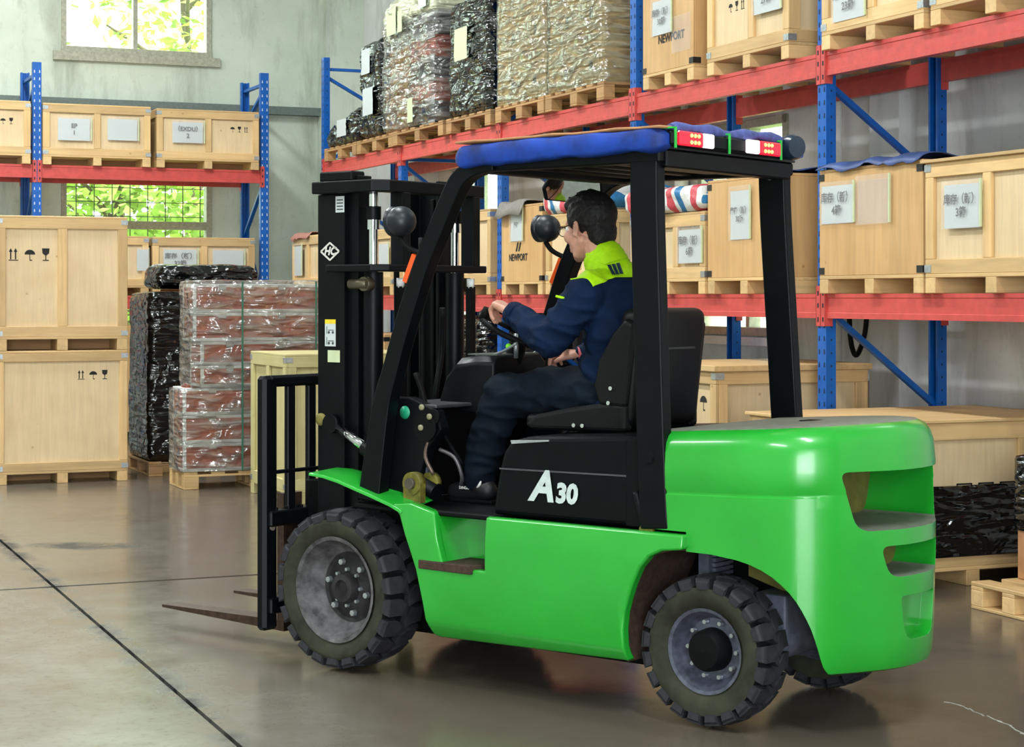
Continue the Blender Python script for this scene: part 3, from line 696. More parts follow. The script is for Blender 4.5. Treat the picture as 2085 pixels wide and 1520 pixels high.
# striped bags, tarps and cloths on the crates
def stripes():
    t = NT('striped_woven_plastic'); c = t.n('TexCoord'); s = t.n('SeparateXYZ'); t.l(c.outputs['Object'], s.inputs[0])
    f = t.math('FRACT', t.math('ADD', t.math('MULTIPLY', s.outputs[0], 3.4), t.math('MULTIPLY', s.outputs[2], .5)))
    W_, R_, B_ = srgb(226, 226, 222), srgb(204, 76, 88), srgb(40, 118, 168)
    t.set(Base_Color=t.ramp(f, [(0, W_), (.2, R_), (.45, W_), (.58, B_), (.82, W_)], 'CONSTANT'), Roughness=.45); t.bump(t.noise(t.coord(), 14, 4), .5, .03); return t.m
STRIPE = stripes()
lump('striped_bag', 'red white and blue striped bag on the 6箱 crate', 'bag', (5.73, 11.49, Z1+.532), RZ, 1.04, .6, .17, STRIPE, 21, .045, .06)
lump('striped_bag', 'striped woven bag on the crate behind the driver', 'bag', (5.74, 12.95, Z1+.602), RZ, 1.1, .6, .19, STRIPE, 22, .045, .06)
def cloth(name, label, cat, pos, rz, W, D, mat, seed, amp=.03, drop=.08, n=22):
    m = MB(); vs = []
    for j in range(n+1):
        for i in range(n+1):
            x, y = i/n*W, j/n*D; z = noise.noise((x*5+seed, y*5, seed))*amp+amp
            if y < .05: z -= drop*(1-y/.05)*(.5+.7*abs(noise.noise((x*6, seed, 1))))
            vs.append((x, y-.02, z))
    m.add(vs, [(j*(n+1)+i, j*(n+1)+i+1, (j+1)*(n+1)+i+1, (j+1)*(n+1)+i) for j in range(n) for i in range(n)], 0, True)
    o = m.build(name, mat, None, pos, fix=False, rot=(0, 0, rz)); sm = o.modifiers.new('s', 'SOLIDIFY'); sm.thickness = .004
    return tag(o, label, cat)
TARP = flat('blue_tarp', (58, 78, 128), .5, 0, .2, .4, 0, 8, .2)
cloth('blue_tarp', 'crumpled blue tarp lying on the 4箱 plywood box', 'tarp', (5.77, 9.1, Z1+.702), RZ, .98, .8, TARP, 3, .035, .07)
cloth('blue_tarp', 'dark blue tarp on the plywood box behind the guard pillar', 'tarp', (5.80, 10.3, Z1+.717), RZ, .8, .78, TARP, 5, .03, .0)
cloth('grey_cloth', 'grey rag hanging over the stencilled plywood box', 'cloth', (5.74, 13.8, Z1+.704), RZ, .5, .5, flat('grey_rag', (128, 122, 116), .8), 8, .03, .22)
cloth('red_cloth', 'faded red cloth on the far pine crate', 'cloth', (5.45, 18.6, Z1+.602), RZ, .6, .6, flat('faded_red', (176, 120, 108), .8), 9, .03, .1)
# stack of flight cases on the floor
pallet('pallet carrying the film wrapped red brown cases', (3.33, 14.33, 0), 0, 1.2, .5, .134, PINE)
lv = [(3.33, .136, .355, 1.12), (3.33, .357, .575, 1.12), (3.33, .577, .79, 1.12), (3.47, .792, .962, 1.0), (3.47, .964, 1.15, 1.0), (3.41, 1.152, 1.375, 1.1), (3.41, 1.377, 1.6, 1.1)]
nm = ['lowest', 'second lowest', 'third lowest', 'middle', 'third highest', 'second highest', 'topmost']
for k, (x, z0, z1, w) in enumerate(lv):
    c = thing('flight_case', nm[k] + ' red brown case in the floor stack with aluminium edges', 'case', (x, 14.35, z0), 0, 'red brown cases on the floor')
    h, d, e = z1-z0, .36, .026
    pbox('case_body', c, .004, w-.004, .004, d-.004, .004, h-.004, LAMI, .004)
    for y in (0, d-e):
        for z in (0, h-e): pbox('edge_trim', c, 0, w, y, y+e, z, z+e, ALU)
        for x_ in (0, w-e): pbox('edge_trim', c, x_, x_+e, y, y+e, e, h-e, ALU)
    for x_ in (0, w-e):
        for z in (0, h-e): pbox('edge_trim', c, x_, x_+e, e, d-e, z, z+e, ALU)
    for x_ in (.2, w*.62): pbox('latch', c, x_, x_+.06, -.012, 0, h-.045, h-.005+.0, GALV)
lump('stretch_film', 'shiny clear film wrapped around the red brown case stack', 'film', (3.3, 14.31, .13), 0, 1.19, .43, .66, CFILM, 31, .008, .025, 20, open_=True)
lump('stretch_film', 'clear film around the upper red brown cases, bunched on top', 'film', (3.385, 14.31, .78), 0, 1.16, .43, .85, CFILM, 33, .012, .03, 20)
st = thing('packing_strap', 'pair of thin green packing straps around the case stack', 'strap', (3.3, 14.3, 0))
for x in (.48, 1.08): MB().box(x, x+.014, -.012, -.006, .14, 1.62).build('strap_band', flat('strap_green', (60, 110, 90), .4), st)
# black wrapped stack beside it
pallet('pallet under the tall black wrapped floor stack', (3.31, 15.52, 0), 0, 1.1, .85, .12, OLD)
lump('wrapped_bundle', 'tall black film wrapped stack on the floor beside the cases', 'bundle', (3.31, 15.53, .121), 0, 1.05, .83, 1.42, BFILM, 41, .016, .04, 18)
lump('wrapped_bundle', 'black wrapped bundle lying on the tall floor stack', 'bundle', (3.43, 15.75, 1.565), 0, .9, .6, .21, BFILM, 42, .03, .08, 14)
lump('wrapped_bundle', 'black wrapped stack on the floor under the long rack', 'bundle', (5.75, 16.22, .0), RZ, 2.1, .85, 1.33, BFILM, 43, .02, .08, 18)
# white steel stand in the gap by the reddish crate
s = thing('steel_stand', 'small white steel stand on the floor by the reddish crate', 'stand', (3.98, 18.9, 0))
MB().box(-.02, .02, -.02, .02, .01, .42).box(-.1, .1, -.03, .03, .4, .43).build('stand_post', WHITE, s); MB().box(-.05, .12, -.06, .06, 0, .012).build('foot_plate', WHITE, s); MB().box(-.05, .05, -.03, .03, .43, .6).build('clamp', GALV, s)
# goods behind the counterweight
o = lump('stretch_film', 'black film band stretched around the low wide crate', 'film', (5.225, 7.955, .15), 0, 1.55, 1.05, .38, BFILM, 51, .006, .02, 20, open_=True)
pallet('near pallet carrying a carton behind the counterweight', (5.55, 6.84, 0), 0, 1.0, .56, .13, PINE)
carton('brown carton with black film cap on the near pallet', (5.8, 6.87, .131), 0, .7, .5, .55, CARD2, stamps=False)
lump('stretch_film', 'black film cap over the carton on the near pallet', 'film', (5.785, 6.85, .36), 0, .73, .54, .38, BFILM, 53, .008, .03, 12)
# ------------------------------------------------------------------ forklift (local: x forward, y to its port side, z up)
FO = Vector((2.7385, 7.4128, 0)); FH = R(118.8176)
F = thing('forklift_truck', 'green and black forklift truck with forks lowered and driver at the wheel', 'forklift', FO, FH)
FB = F
def ybox(name, x0, x1, y0, y1, z0, z1, mat, bev=.006, par=None): return pbox(name, par or F, x0, x1, y0, y1, z0, z1, mat, bev)
SIDE = (R(90), 0, math.pi)          # lettering on a port side face
# --- wheels
RUBD = flat('groove_shade_rubber', (16, 16, 18), .8, 0, .2, .2)  # darker rubber painting the shade in the gaps between lugs
def wheel(name, c, Rr, w, rim, s, front):
    o = w/2*s
    m = MB()
    if front: prof = [(o-.028*s, rim-.012), (o-.016*s, rim), (o-.020*s, rim-.016), (o-.05*s, rim-.03), (o-.095*s, rim-.045), (o-.115*s, rim-.07), (o-.12*s, rim-.085), (o-.105*s, .08), (o-.1*s, .062), (o-.06*s, .055), (o-.058*s, .034), (o-.075*s, .03), (o-.075*s, .001)]
    else: prof = [(o-.03*s, rim-.01), (o-.018*s, rim), (o-.022*s, rim-.012), (o-.045*s, rim-.024), (o-.075*s, rim-.032), (o-.085*s, rim-.042), (o-.082*s, .07), (o-.08*s, .001)]
    m.lathe_y(prof, 40); m.lathe_y([(-o*.9, rim), (-o*.7, rim-.03), (-o*.6, .002)], 32)
    wh = m.build(name, [HUBB, flat('disc_dark', (46, 44, 46), .6, .1, .3, .3, 0, 14, .2)] if front else flat('rim_grey_shine', (96, 100, 116), .35, .55, .2), F, c, smooth=35)
    if front:
        for p in wh.data.polygons:
            if math.hypot(p.center.x, p.center.z) < rim-.075: p.material_index = 1
    t = MB(); k = 1
    P = [(-o+.03*s*k, rim-.006), (-o+.012*s, rim+.02), (-o+.002*s, rim+(Rr-rim)*.45), (-o+.006*s, Rr-.045), (-o+.022*s, Rr-.040), (0, Rr-.036), (o-.022*s, Rr-.040), (o-.006*s, Rr-.045), (o-.002*s, rim+(Rr-rim)*.45), (o-.012*s, rim+.02), (o-.03*s, rim-.006)]
    ty = t.lathe_y(P, 56).build('tyre', [SIDEW, RUBD], wh, smooth=60)
    for p in ty.data.polygons:
        if math.hypot(p.center.x, p.center.z) > Rr-.047: p.material_index = 1
    n = 22 if front else 21; a = math.pi/n*.74
    for sd in (1, -1):
        lm = MB(); q = sd*s; ring = []
        for (th, y, r0, r1) in ((-a, .006*q, Rr-.03, Rr-.002), (a, .006*q, Rr-.03, Rr-.002)): pass
        sh = a*.55 if front else a*.9
        foot = [(-a*.85-sh, .004*q), (a*.85-sh, .004*q), (a*.98, w*.2*q), (a*1.02, w*.46*q), (-a*1.02, w*.46*q), (-a*.98, w*.2*q)]
        pt = lambda th, y, r: (r*math.sin(th), y, r*math.cos(th))
        top = [pt(th, y, Rr-(.004 if abs(y) < w*.3 else .012)) for th, y in foot]; bot = [pt(th, y*1.0, Rr-.05) for th, y in foot]
        nn = len(foot); lm.add(bot+top, [list(range(nn)), list(range(nn, 2*nn))]+[(i, (i+1) % nn, (i+1) % nn+nn, i+nn) for i in range(nn)])
        # shoulder block running down the side wall
        y0, y1 = w*.42*q, w*.502*q
        sv = [pt(-a, y0, Rr-.012), pt(a, y0, Rr-.012), pt(a*.9, y1, Rr-.026), pt(-a*.9, y1, Rr-.026), pt(-a, y0, Rr-.05), pt(a, y0, Rr-.05), pt(a*.8, y1*.975, Rr-.05), pt(-a*.8, y1*.975, Rr-.05)]
        lm.add(sv, [(0, 1, 2, 3), (7, 6, 5, 4), (0, 4, 5, 1), (1, 5, 6, 2), (2, 6, 7, 3), (3, 7, 4, 0)])
        me = None
        for i in range(n):
            ang = 2*math.pi*(i+(.5 if sd < 0 else 0))/n
            if me is None: lo = lm.build('tread_lug', LUGM, wh); me = lo.data
            else: lo = link(bpy.data.objects.new('tread_lug', me), wh)
            lo.rotation_euler = (0, ang, 0)
    nm = MB().cyl((0, 0, 0), (0, .018*s, 0), .014 if front else .010, .012 if front else .008, 6).mesh('wheel_nut', [GALV])
    for i in range(6 if front else 10):
        th = 2*math.pi*i/(6 if front else 10)+.3; r = .105 if front else .098
        b = link(bpy.data.objects.new('wheel_nut', nm), wh); b.location = (r*math.sin(th), o-(.105 if front else .082)*s, r*math.cos(th))
    if front:
        nm2 = MB().cyl((0, 0, 0), (0, .014*s, 0), .009, .007, 8).mesh('hub_bolt', [GALV])
        for i in range(8):
            th = 2*math.pi*i/8; b = link(bpy.data.objects.new('hub_bolt', nm2), wh); b.location = (.073*math.sin(th), o-.1*s, .073*math.cos(th))
    else:
        MB().lathe_y([(o-.082*s, .076), (o-.03*s, .072), (o-.012*s, .06), (o-.008*s, .001)], 28).build('hub_cap', BLKM, wh, smooth=40)
    return wh
wheel('front_wheel', (0, .44, .325), .325, .22, .213, 1, True); wheel('front_wheel', (0, -.44, .325), .325, .22, .213, -1, True)
wheel('rear_wheel', (-1.703, .405, .267), .267, .165, .15, 1, False); wheel('rear_wheel', (-1.703, -.405, .267), .267, .165, .15, -1, False)
# --- green side panels with step pockets
def skirt(s):
    out = [(-.30, .688), (-.347, .646), (-.39, .55), (-.436, .444), (-.47, .32), (-.498, .195), (-.53, .189), (-1.413, .205), (-1.407, .32), (-1.415, .38), (-1.43, .43), (-1.45, .485), (-1.48, .545), (-1.52, .588), (-1.57, .611), (-1.654, .621), (-1.654, .672), (-.777, .672), (-.777, .47), (-.575, .47), (-.545, .57), (-.523, .672), (-.40, .70)]
    bm = bmesh.new(); vs = [bm.verts.new((x, .54, z)) for x, z in out]; bm.faces.new(vs)
    for z in (.26, .235, .45, .58, .64): bmesh.ops.bisect_plane(bm, geom=bm.verts[:]+bm.edges[:]+bm.faces[:], plane_co=(0, 0, z), plane_no=(0, 0, 1))
    for x in (-.8, -1.1, -1.38): bmesh.ops.bisect_plane(bm, geom=bm.verts[:]+bm.edges[:]+bm.faces[:], plane_co=(x, 0, 0), plane_no=(1, 0, 0))
    ex = bmesh.ops.extrude_face_region(bm, geom=bm.faces[:]); nv = [v for v in ex['geom'] if isinstance(v, bmesh.types.BMVert)]
    for v in nv: v.co.y -= .045
    for v in bm.verts:
        if v.co.z < .25: v.co.y -= (.25-v.co.z)*.7
        if v.co.z > .6: v.co.y -= (v.co.z-.6)*.15
        v.co.y *= s
    bmesh.ops.recalc_face_normals(bm, faces=bm.faces); me = bpy.data.meshes.new('side_panel'); bm.to_mesh(me); bm.free(); me.materials.append(GREEN)
    o = link(bpy.data.objects.new('side_panel', me), F); b = o.modifiers.new('b', 'BEVEL'); b.width = .009; b.segments = 3; b.limit_method = 'ANGLE'; b.angle_limit = R(50)
    for p in me.polygons: p.use_smooth = True
    me.set_sharp_from_angle(angle=R(60)); o['label'] = 'bright green steel side panel'
    # pocket walls
    y0, y1 = sorted((.36*s, .505*s))
    m = MB(); m.box(-.79, -.5, min(.36*s, .37*s), max(.36*s, .37*s), .46, .668); m.box(-.79, -.775, y0, y1, .46, .672)
    m.add([(-.522, .36*s, .672), (-.522, .51*s, .672), (-.578, .51*s, .465), (-.578, .36*s, .465)], [(0, 1, 2, 3)]);
    m.build('step_pocket', GREEN, o)
    st = MB().prism([(-.455, .36*s), (-.455, .545*s), (-.72, .553*s), (-.775, .36*s)], 'z', .452, .486).build('step_tread', BROWNP, F, bevel=.004)
    # fender over the front wheel
    oc = [(.138, .774), (.06, .768), (-.02, .753), (-.10, .732), (-.2, .706), (-.30, .678), (-.36, .655)]; ic = [(.15, .782), (.06, .782), (-.02, .772), (-.10, .752), (-.2, .73), (-.30, .715), (-.40, .70)]
    r1 = [[(x, .54*s, z), (x, .535*s, z+.012), (xi, .36*s, zi+.012), (xi, .36*s, zi), ] for (x, z), (xi, zi) in zip(oc, ic)]
    MB().loft(r1, 0, True).build('front_fender', GREEN, F, smooth=35, bevel=.003)
    # liner of the rear wheel arch
    ar = [(-1.405, .2), (-1.40, .32), (-1.425, .44), (-1.475, .55), (-1.53, .595), (-1.60, .612), (-1.65, .615)]
    m = MB(); r2 = [[(x, .50*s, z), (x, .16*s, z), (x+.012, .16*s, z+.006), (x+.012, .50*s, z+.006)] for x, z in ar]
    m.loft(r2, 0, True).build('wheel_arch_liner', BROWNP, F, smooth=40)
skirt(1); skirt(-1)
# --- chassis
ybox('chassis', -1.42, .02, -.30, .30, .15, .655, BLKM); ybox('belly_shade_plate', -1.39, -.45, -.47, .47, .20, .24, BLKM); ybox('chassis_beam', -2.0, -1.40, -.14, .14, .42, .62, BLKM)  # chassis lowered and belly plate added to darken the floor beneath
ybox('floor_plate', -.80, -.08, -.505, .505, .655, .676, BLKM)
MB().cyl((0, -.36, .325), (0, .36, .325), .075, n=16).build('front_axle', BLKM, F)
m = MB().box(-1.77, -1.63, -.33, .33, .19, .34); m.cyl((-1.76, -.3, .27), (-1.76, .3, .27), .05)
m.build('steer_axle', BLUEG, F, bevel=.012)
for s in (1, -1): MB().cyl((-1.703, .22*s, .16), (-1.703, .22*s, .40), .055, n=16).build('steering_knuckle', BLUEG, F)
m = MB().cyl((-1.86, -.22, .30), (-1.86, .36, .30), .075, n=20).box(-1.93, -1.79, .05, .30, .28, .46); m.build('steer_cylinder', BLUEG, F, bevel=.01)
rad = MB()
for k in range(9): rad.box(-1.62, -1.605, -.26, .26, .44+.018*k, .452+.018*k)
rad.box(-1.604, -1.56, -.28, .28, .42, .64).build('radiator', BLUEG, F)
m = MB().prism([(-1.72, .62), (-1.72, .50), (-2.0, .42), (-2.1, .42), (-2.1, .62)], 'y', -.2, .2); m.build('rear_frame', OLIVE, F)
# --- counterweight: lofted solid with openings cut
half = [(-1.50, .497), (-1.60, .50), (-1.72, .50), (-1.84, .498), (-1.93, .490), (-2.0, .474), (-2.06, .450), (-2.11, .415), (-2.155, .37), (-2.19, .315), (-2.227, .25), (-2.262, .18), (-2.29, .10), (-2.30, .0)]
hp = smooth_path([Vector((x, y, 0)) for x, y in half], 3)
def ring(z, ky, kx, top=0.0, inset=0.0):
    pts = [(p.x, p.y) for p in hp] + [(p.x, -p.y) for p in reversed(hp[:-1])]; out = []
    for x, y in pts:
        g = min(1, max(0, (abs(y)-.37)/.04)) if .802 < z < .82 else 1
        ky_, kx_ = 1+(ky-1)*g, 1+(kx-1)*g
        X_ = -1.50 + (x+1.50)*kx_; Y_ = y*ky_; X_ += inset if X_ < -1.52 else -inset*.5 if False else 0
        out.append((X_, Y_, z + top*max(0, (-1.5-X_)/.75)))
    return out
lvl = [(.218, .94, .955), (.225, .965, .972), (.25, .98, .985), (.33, .99, .992), (.45, .995, .995), (.60, 1.0, 1.0), (.78, 1.0, 1.0), (.803, 1.0, 1.0), (.808, .991, .9945), (.816, .991, .9945), (.826, 1.0, 1.003), (.90, .995, 1.0), (.945, .985, .992), (.98, .965, .978), (1.005, .93, .955), (1.020, .88, .92), (1.026, .80, .86)]
cwm = MB(); cwm.loft([ring(z, ky, kx, .045 if z > .9 else (.02 if z > .8 else 0)) for z, ky, kx in lvl], 0, True)
cw = cwm.build('counterweight', [GREEN, DUST], F, fix=True); cw['label'] = 'bulky glossy green counterweight with openings'
def rpoly(pts, r, n=5):
    out = []; N = len(pts)
    for i in range(N):
        p, a, b = Vector(pts[i]), Vector(pts[i-1]), Vector(pts[(i+1) % N]); u = (a-p).normalized(); v = (b-p).normalized(); rr = r[i] if hasattr(r, '__len__') else r
        s0, s1 = p+u*rr, p+v*rr
        for k in range(n+1):
            t = k/n; out.append(tuple(s0*(1-t)**2+p*2*t*(1-t)+s1*t*t))
    return out
cuts = []
def cutter(poly, axis, a, b): 
    o = MB().prism(poly, axis, a, b).build('cutter', [GREEN, DUST], F); cuts.append(o)
    md = cw.modifiers.new('cut', 'BOOLEAN'); md.object = o; md.operation = 'DIFFERENCE'; md.solver = 'EXACT'
cutter([(-1.3, .05), (-1.3, .68), (-1.648, .68), (-1.648, .612), (-1.75, .610), (-1.85, .599), (-1.90, .587), (-1.941, .571), (-1.978, .55), (-2.007, .526), (-2.033, .50), (-2.055, .469), (-2.07, .44), (-2.083, .41), (-2.094, .38), (-2.103, .347), (-2.110, .315), (-2.116, .28), (-2.124, .24), (-2.136, .20), (-2.145, .05)], 'y', -.8, .8)
cutter(rpoly([(.352, .905), (-.352, .905), (-.295, .703), (.295, .703)], [.03, .03, .05, .05]), 'x', -2.6, -1.92)
cutter(rpoly([(.212, .648), (-.212, .648), (-.175, .54), (.175, .54)], [.035, .035, .045, .045]), 'x', -2.6, -2.06)
cutter(rpoly([(.125, .472), (-.125, .472), (-.10, .318), (.10, .318)], [.015, .015, .05, .05]), 'x', -2.6, -2.235)
bake(cw)
for o in cuts: bpy.data.objects.remove(o)
bm = bmesh.new(); bm.from_mesh(cw.data)
bmesh.ops.remove_doubles(bm, verts=bm.verts, dist=.0008); bmesh.ops.dissolve_degenerate(bm, dist=.0005, edges=bm.edges)
for f in bm.faces:
    c = f.calc_center_median()
    if f.normal.z > .93 and -2.31 < c.x < -1.5 and (c.z > 1.02 or .5 < c.z < .72): f.material_index = 1
    else: f.material_index = 0
bm.to_mesh(cw.data); bm.free()
for p in cw.data.polygons: p.use_smooth = True
cw.data.set_sharp_from_angle(angle=R(38))
b = cw.modifiers.new('b', 'BEVEL'); b.width = .008; b.segments = 3; b.limit_method = 'ANGLE'; b.angle_limit = R(50); b.use_clamp_overlap = True
ybox('tow_pin_slot', -1.86, -1.80, -.10, -.02, 1.03, 1.0475, BLKM, .002)
ybox('grille_back', -1.925, -1.915, -.34, .34, .70, .90, OLIVE, 0)
# --- engine hood
hs = [(-.748, .667), (-.765, .76), (-.785, .85), (-.80, .905), (-.835, .95), (-.90, .965)]
m = MB()
prof = [(-.748, .672), (-.762, .76), (-.782, .85), (-.80, .91), (-.835, .955), (-.92, .975), (-1.37, 1.0), (-1.475, 1.0), (-1.475, .672)]
m.prism(prof, 'y', -.455, .455); m.build('engine_hood', BLK, F, bevel=.02, seg=3)
MB().prism([(-.785, .852), (-.787, .846), (-1.37, .852), (-1.37, .858)], 'y', .4555, .4585).build('hood_seam', flat('worn_edge', (70, 70, 74), .5), F)
MB().prism([(-.84, .958), (-.845, .945), (-1.02, .962), (-1.02, .968)], 'y', .44, .459).build('hood_bright_edge', GALV, F)
ybox('hood_end_post', -1.49, -1.365, .40, .462, .672, .99, BLK)
lettering('A', .155, flat('decal_silver', (196, 208, 206), .45), F, (-.985, .4600, .79), SIDE, 'model_letter', bold=.006, shear=.28)
lettering('30', .098, flat('decal_silver2', (196, 208, 206), .45), F, (-1.10, .4600, .771), SIDE, 'model_number', bold=.005, shear=.12)
# --- seat
def rbox(name, x0, x1, y0, y1, z0, z1, mat, r, par=None, lean=0.0):
    m = MB().box(x0, x1, y0, y1, z0, z1); o = m.build(name, mat, par or F, bevel=r, seg=4)
    if lean:
        for v in o.data.vertices: v.co.x -= (v.co.z-z0)*lean
    for p in o.data.polygons: p.use_smooth = True
    return o
seat = rbox('seat_cushion', -1.20, -.735, -.24, .24, .985, 1.045, SEATM, .025)
for s in (1, -1): 
    m = MB().prism([(-.74, 1.0), (-.80, 1.045), (-.95, 1.075), (-1.12, 1.10), (-1.22, 1.10), (-1.22, .99), (-.78, .985)], 'y', .195*s, .255*s); m.build('seat_bolster', SEATM, F, bevel=.018, seg=3)
bp = rbox('seat_back', -1.24, -1.13, -.235, .235, 1.0, 1.455, SEATM, .045, lean=.10)
for s in (1, -1):
    m = MB().prism([(-1.10, 1.09), (-1.075, 1.16), (-1.10, 1.26), (-1.16, 1.36), (-1.22, 1.42), (-1.26, 1.40), (-1.22, 1.08)], 'y', .20*s, .258*s); m.build('back_bolster', SEATM, F, bevel=.018, seg=3)
    for (x, z) in ((-1.16, 1.155), (-1.15, 1.10), (-1.03, 1.01), (-.99, 1.01)): MB().cyl((x, .258*s, z), (x, .264*s, z), .008, n=10).build('seat_rivet', CHROME, F)
ybox('seat_fold_sheen', -1.274, -1.262, -.15, .15, 1.295, 1.305, flat('fold_sheen_grey', (44, 46, 50), .4), .004)  # grey strip painting the sheen along a fold of the seat back
# --- overhead guard
def leg(name, pts, wx, wy):
    """bent flat pillar; points (x, y, z) with width wx or (x, y, z, width)"""
    m = MB(); P = smooth_path([Vector((*p[:3], p[3] if len(p) > 3 else wx)) for p in pts], 5); r = []
    for i, p in enumerate(P):
        a = P[min(i+1, len(P)-1)]; b_ = P[max(i-1, 0)]; d = (a-b_).xyz.normalized(); n = Vector((d.z, 0, -d.x)).normalized(); p, k = p.xyz, p.w/2
        r.append([p-n*k+Vector((0, -wy/2, 0)), p+n*k+Vector((0, -wy/2, 0)), p+n*k+Vector((0, wy/2, 0)), p-n*k+Vector((0, wy/2, 0))])
    m.loft(r, 0, True); return m.build(name, BLK, F, bevel=.006, smooth=30)
PIL = ((-.160, .69, .115), (-.168, .76, .105), (-.222, 1.061, .085), (-.268, 1.20, .076), (-.317, 1.34, .074), (-.369, 1.476, .074), (-.423, 1.611, .072), (-.492, 1.744, .072), (-.562, 1.878, .072), (-.612, 1.95, .07), (-.685, 1.986, .06), (-.78, 1.997, .05))
for s in (1, -1):
    leg('front_pillar', [(x, (.475-.02*max(0, z-1.4))*s, z, w) for x, z, w in PIL], .1, .062)
    leg('rear_pillar', [(-1.515, .475*s, .68), (-1.495, .47*s, 1.0), (-1.475, .46*s, 1.4), (-1.455, .45*s, 1.8), (-1.45, .445*s, 2.02)], .116, .055)
    ybox('roof_rail', -1.52, -.68, (.405 if s > 0 else -.475), (.475 if s > 0 else -.405), 1.972, 2.022, BLK)
    for z in (.93, .80): MB().cyl((-1.49, .48*s, z), (-1.49, .502*s, z), .024, n=6).build('pillar_bolt', BLK, F)
    MB().cyl((-1.452, .42*s, 1.965), (-1.452, .405*s, 1.965), .012, n=10).build('pillar_bolt', CHROME, F)
for k in range(6):
    x = -.80-.135*k; ybox('roof_bar', x-.03, x+.03, -.41, .41, 1.985, 2.015, BLK)
ybox('roof_header', -.76, -.69, -.44, .44, 1.965, 2.02, BLK); ybox('roof_rear_bar', -1.53, -1.46, -.44, .44, 1.955, 2.02, BLK)
MB().box(-1.53, -.64, -.47, .47, 2.022, 2.030).build('roof_sheet', flat('scratched_polycarbonate', (34, 34, 34), .5, 0, .2), F)
def wrapstrip(name, pts, ry, rz, mat, seed):
    m = MB(); P = smooth_path([Vector(p) for p in pts], 8); rings = []
    for i, p in enumerate(P):
        e = min(1, .35+i*.2, .45+(len(P)-1-i)*.25); g = 1+.22*noise.noise(p*9+Vector((seed, 0, 0)))
        rings.append([p+Vector((0, math.copysign(abs(math.cos(t))**.4, math.cos(t))*ry*e, math.copysign(abs(math.sin(t))**.4, math.sin(t))*rz*e*g+noise.noise(p*14+Vector((t, seed, 0)))*.006)) for t in [2*math.pi*k/16 for k in range(16)]])
    return m.loft(rings, 0, True).build(name, mat, F, smooth=70)
WRAPB = flat('blue_foam_cover', (14, 56, 146), .6, 0, .3, .4, 0, 9, .35)
wrapstrip('blue_edge_cover', [(-.595, .47, 2.025), (-.75, .475, 2.033), (-1.0, .475, 2.041), (-1.3, .475, 2.046), (-1.56, .475, 2.05)], .052, .043, WRAPB, 2)
wrapstrip('blue_edge_cover', [(-.60, -.46, 2.03), (-1.0, -.46, 2.04), (-1.56, -.46, 2.06)], .05, .034, WRAPB, 5)
m = MB()
for i, y in enumerate([.44-.115*k for k in range(8)]): pass
m.tube([(-1.545, .44, 2.09), (-1.55, .25, 2.10), (-1.55, .05, 2.093), (-1.55, -.15, 2.105), (-1.54, -.34, 2.098)], lambda t: .02+.006*math.sin(t*23), 8).build('blue_rear_cover', flat('faded_blue_foam', (74, 84, 150), .6, 0, .2), F)
cb = MB(); n = 10
vs = [(-.62-.93*i/n, .52-1.02*j/n, 2.086+.012*(i/n)+.008*noise.noise((i*.7, j*.7, 3))) for j in range(n+1) for i in range(n+1)]
cb.add(vs, [(j*(n+1)+i, j*(n+1)+i+1, (j+1)*(n+1)+i+1, (j+1)*(n+1)+i) for j in range(n) for i in range(n)], 0, True)
o = cb.build('cardboard_cover', CARD2, F, fix=False); o.modifiers.new('s', 'SOLIDIFY').thickness = .008
# rear light bar
def emis(name, rgb, st, base=None):
    t = NT(name); t.set(Base_Color=srgb(*(base or rgb)), Roughness=.2); t.b.inputs['Emission Color'].default_value = srgb(*rgb); t.b.inputs['Emission Strength'].default_value = st; return t.m
lb_ = ybox('light_bar', -1.575, -1.535, -.29, .47, 2.028, 2.085, BLK, .01)
REDL = emis('red_lens', (255, 24, 56), 1.1, (200, 20, 30)); WHL = emis('white_lens', (255, 235, 240), 1.6); LED = emis('red_led', (255, 150, 60), 8)
def lens(n, y0, y1, mat): pbox(n, lb_, *(v for v in ()), ) if False else None
for y0, y1, mt, nm_ in ((.29, .445, REDL, 'red_lens'), (.215, .285, WHL, 'white_lens'), (-.105, -.018, WHL, 'white_lens'), (-.26, -.11, REDL, 'red_lens')):
    l = pbox(nm_, lb_, -.034, -.018, y0-.09, y1-.09, -.0255, .0255, mt, .008)
    if nm_ == 'red_lens':
        c = (y0+y1)/2-.09 + (-.02 if y0 > 0 else .02)
        for a in (-.024, 0, .024):
            for q in (-.012, .012): MB().sphere((-.008, c+a-(y0+y1)/2+.09, q), .007, 8, 6).build('led', LED, l)
for y in (.46, .10, -.275): MB().box(-1.5815, -1.5775, y-.006, y+.006, 2.02, 2.095).box(-1.58, -1.53, y-.006, y+.006, 2.089, 2.095).build('strap_band', flat('green_strap', (40, 190, 70), .4), F)
m = MB().lathe_y([(-.075, .012), (-.07, .03), (-.02, .046), (.03, .05), (.05, .042), (.055, .001)], 20); m.build('rear_work_lamp', flat('smoked_lamp', (30, 44, 62), .25), F, (-1.55, -.385, 2.075), smooth=40, rot=(0, 0, R(70)))
